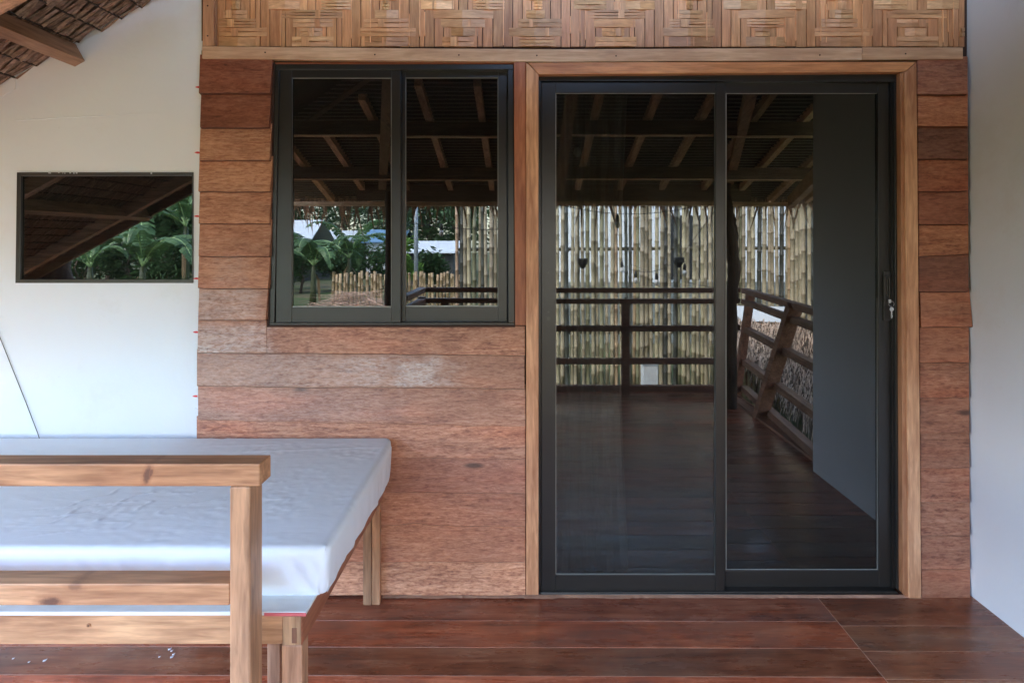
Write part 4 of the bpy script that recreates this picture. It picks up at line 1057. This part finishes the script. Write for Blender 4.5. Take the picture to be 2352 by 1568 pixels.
for i, (u, d, h, r_, n, lab) in enumerate([(1000, 8.6, 1.5, .8, 1100, 'ragged shrub right of the grey pole behind the low fence'), (690, 9.2, 2.0, 1.1, 1500, 'bushy shrub left of the drooping banana plants'), (765, 9.6, 1.8, 1.2, 1500, 'dark shrub filling the gap between the two window banana plants'), (180, 7.2, 1.9, 1.0, 1500, 'low shrub between the banana stems'), (300, 7.4, 2.0, 1.1, 1500, 'dark shrub under the large banana plant'), (400, 7.3, 1.9, 1.0, 1500, 'dark shrub under the tall banana plant'), (660, 10, 1.6, 1.0, 1200, 'low shrub beside the lawn'), (860, 10, 1.7, 1.0, 1200, 'low shrub right of the drooping banana plant')]):
    tree('garden_shrub', gb(u, d), h, r_, n, M['foliage'], lab, 'shrub', leaf=.11, seed=60+i, group='shrubs in the garden')
tree('lime_shrub', gb(934, 8.0), 2.0, .55, 900, M['lime'], 'bright yellow green shrub beside the grey pole', 'shrub', leaf=.10, seed=80, group='shrubs in the garden')

# houses beyond the fence
def hbox(name, label, u0, v0, u1, v1, d, depth, roofmat, roof_v, wallmat, over=.3):
    a_ = Q(u0, v0, d); b2 = Q(u1, v1, d); root = empty(name, ((a_.x+b2.x)/2, a_.y, -.45), label=label, cat='house')
    w = abs(b2.x-a_.x); mb = MB(); zt2 = a_.z+.45
    mb.box((-w/2, -depth, 0), (w/2, 0, zt2)); mb.build('wall', wallmat, root)
    rzv = Q(0, roof_v, d).z+.45
    mb = MB(); slabpoly(mb, [(-w/2-over, .3, zt2+.01), (w/2+over, .3, zt2+.01), (w/2+over, -depth/2, rzv), (-w/2-over, -depth/2, rzv)], .06); slabpoly(mb, [(-w/2-over, -depth-.3, zt2+.01), (w/2+over, -depth-.3, zt2+.01), (w/2+over, -depth/2, rzv), (-w/2-over, -depth/2, rzv)], .06)
    mb.build('roof', roofmat, root)
    for k in range(2):
        mb = MB(); x = -w/4+k*w/2; mb.box((x-.35, -.01, zt2*.4), (x+.35, .02, zt2*.75)); mb.build('window', M['black'], root)
hbox('village_house', 'pale blue sheeted house at the left edge of the mirrored window view', 560, 562, 700, 640, 12, 4, M['tin'], 505, M['dark_room'])
hbox('village_house', 'white house with a pale tin roof behind the banana plants', 742, 556, 858, 640, 16, 5, M['tin'], 530, M['dark_room'])
hbox('village_house', 'house with a blue metal roof right of the banana plants', 842, 558, 915, 640, 14, 4, M['blue'], 528, M['white'])
hbox('village_house', 'low house with a white tin roof behind the grey pole', 905, 582, 1040, 660, 11, 3, M['tin'], 556, M['dark_room'])
nb = empty('neighbour_building', (3.0, -9.5, -.45), label='pale rendered building glimpsed through the gaps of the tall bamboo fence', cat='building')
mb = MB(); mb.box((-3.0, -4, 0), (7, 0, 3.6), (1, 1, 1)); mb.build('wall', M['white'], nb)
mb = MB(); slabpoly(mb, [(-3.4, .5, 3.62), (7.4, .5, 3.62), (7.4, -4.4, 4.6), (-3.4, -4.4, 4.6)], .08); mb.build('roof', M['tin'], nb)
mb = MB(); mb.box((-.4, -.01, 1.2), (.9, .03, 2.4)); mb.build('window', M['black'], nb)
mb = MB(); mb.box((-3.05, -.02, 0), (7.05, .06, 1.15), (.25, .27, .25)); mb.build('plinth', M['white'], nb)
mb = MB(); p = Q(955, 557, 7.2); mb.tube([(p.x, p.y, -.45), (p.x, p.y, 4.5)], [.065, .055], 12); up_ = mb.build('utility_pole', M['steel'], smooth=True, label='grey steel pole rising behind the low bamboo fence', cat='pole')
mb = MB(); mb.tube([(p.x, p.y, 4.5), (p.x+.01, p.y, 4.53)], .07, 12); mb.build('pole_cap', M['steel'], up_)

# ================================================================== SKY AND SUN
w = bpy.data.worlds.new("World"); bpy.context.scene.world = w; w.use_nodes = True
nt = w.node_tree; bg = nt.nodes['Background']
sky = nt.nodes.new('ShaderNodeTexSky'); sky.sky_type = 'NISHITA'; sky.sun_disc = False
SUN_EL, SUN_AZ = 52, -140     # azimuth measured from -Y (garden side) toward -X
sky.sun_elevation = R(SUN_EL); sky.air_density = 1.0; sky.dust_density = 1.6; sky.ozone_density = 1.0
sd = Vector((math.sin(R(SUN_AZ))*math.cos(R(SUN_EL)), -math.cos(R(SUN_AZ))*math.cos(R(SUN_EL)), math.sin(R(SUN_EL))))
sky.sun_rotation = math.atan2(sd.x, sd.y)
hs = nt.nodes.new('ShaderNodeHueSaturation'); hs.inputs['Saturation'].default_value = 1.0
nt.links.new(sky.outputs[0], hs.inputs['Color']); nt.links.new(hs.outputs[0], bg.inputs[0]); bg.inputs[1].default_value = .15
li = bpy.data.lights.new('sun', 'SUN'); li.energy = .7; li.angle = R(14); li.color = (1, .97, .93)
lo = bpy.data.objects.new('sun', li); COL.objects.link(lo); lo.rotation_euler = (-sd).to_track_quat('-Z', 'Y').to_euler()

# ================================================================== CAMERA
cam = bpy.data.cameras.new('camera'); co = bpy.data.objects.new('camera', cam); COL.objects.link(co)
co.location = (0, -D, H); co.rotation_euler = (R(90), 0, 0)
cam.sensor_width = 36; cam.lens = 36*S*D/2352
cam.shift_x = (1176-U0)/2352; cam.shift_y = (V0-784)/2352
cam.clip_start = .02; cam.clip_end = 400
sc = bpy.context.scene; sc.camera = co
sc.view_settings.view_transform = 'Standard'; sc.view_settings.look = 'None'; sc.view_settings.gamma = 1
sc.view_settings.exposure = 4.78
sc.render.engine = 'CYCLES'; sc.cycles.use_denoising = True
sc.cycles.max_bounces = 10; sc.cycles.diffuse_bounces = 6; sc.cycles.glossy_bounces = 4; sc.cycles.transparent_max_bounces = 12
sc.cycles.caustics_reflective = False; sc.cycles.caustics_refractive = False; sc.cycles.sample_clamp_indirect = .5; sc.cycles.denoising_prefilter = 'ACCURATE'; sc.cycles.blur_glossy = .3; sc.cycles.use_adaptive_sampling = False; sc.cycles.use_guiding = True; sc.cycles.guiding_training_samples = 64
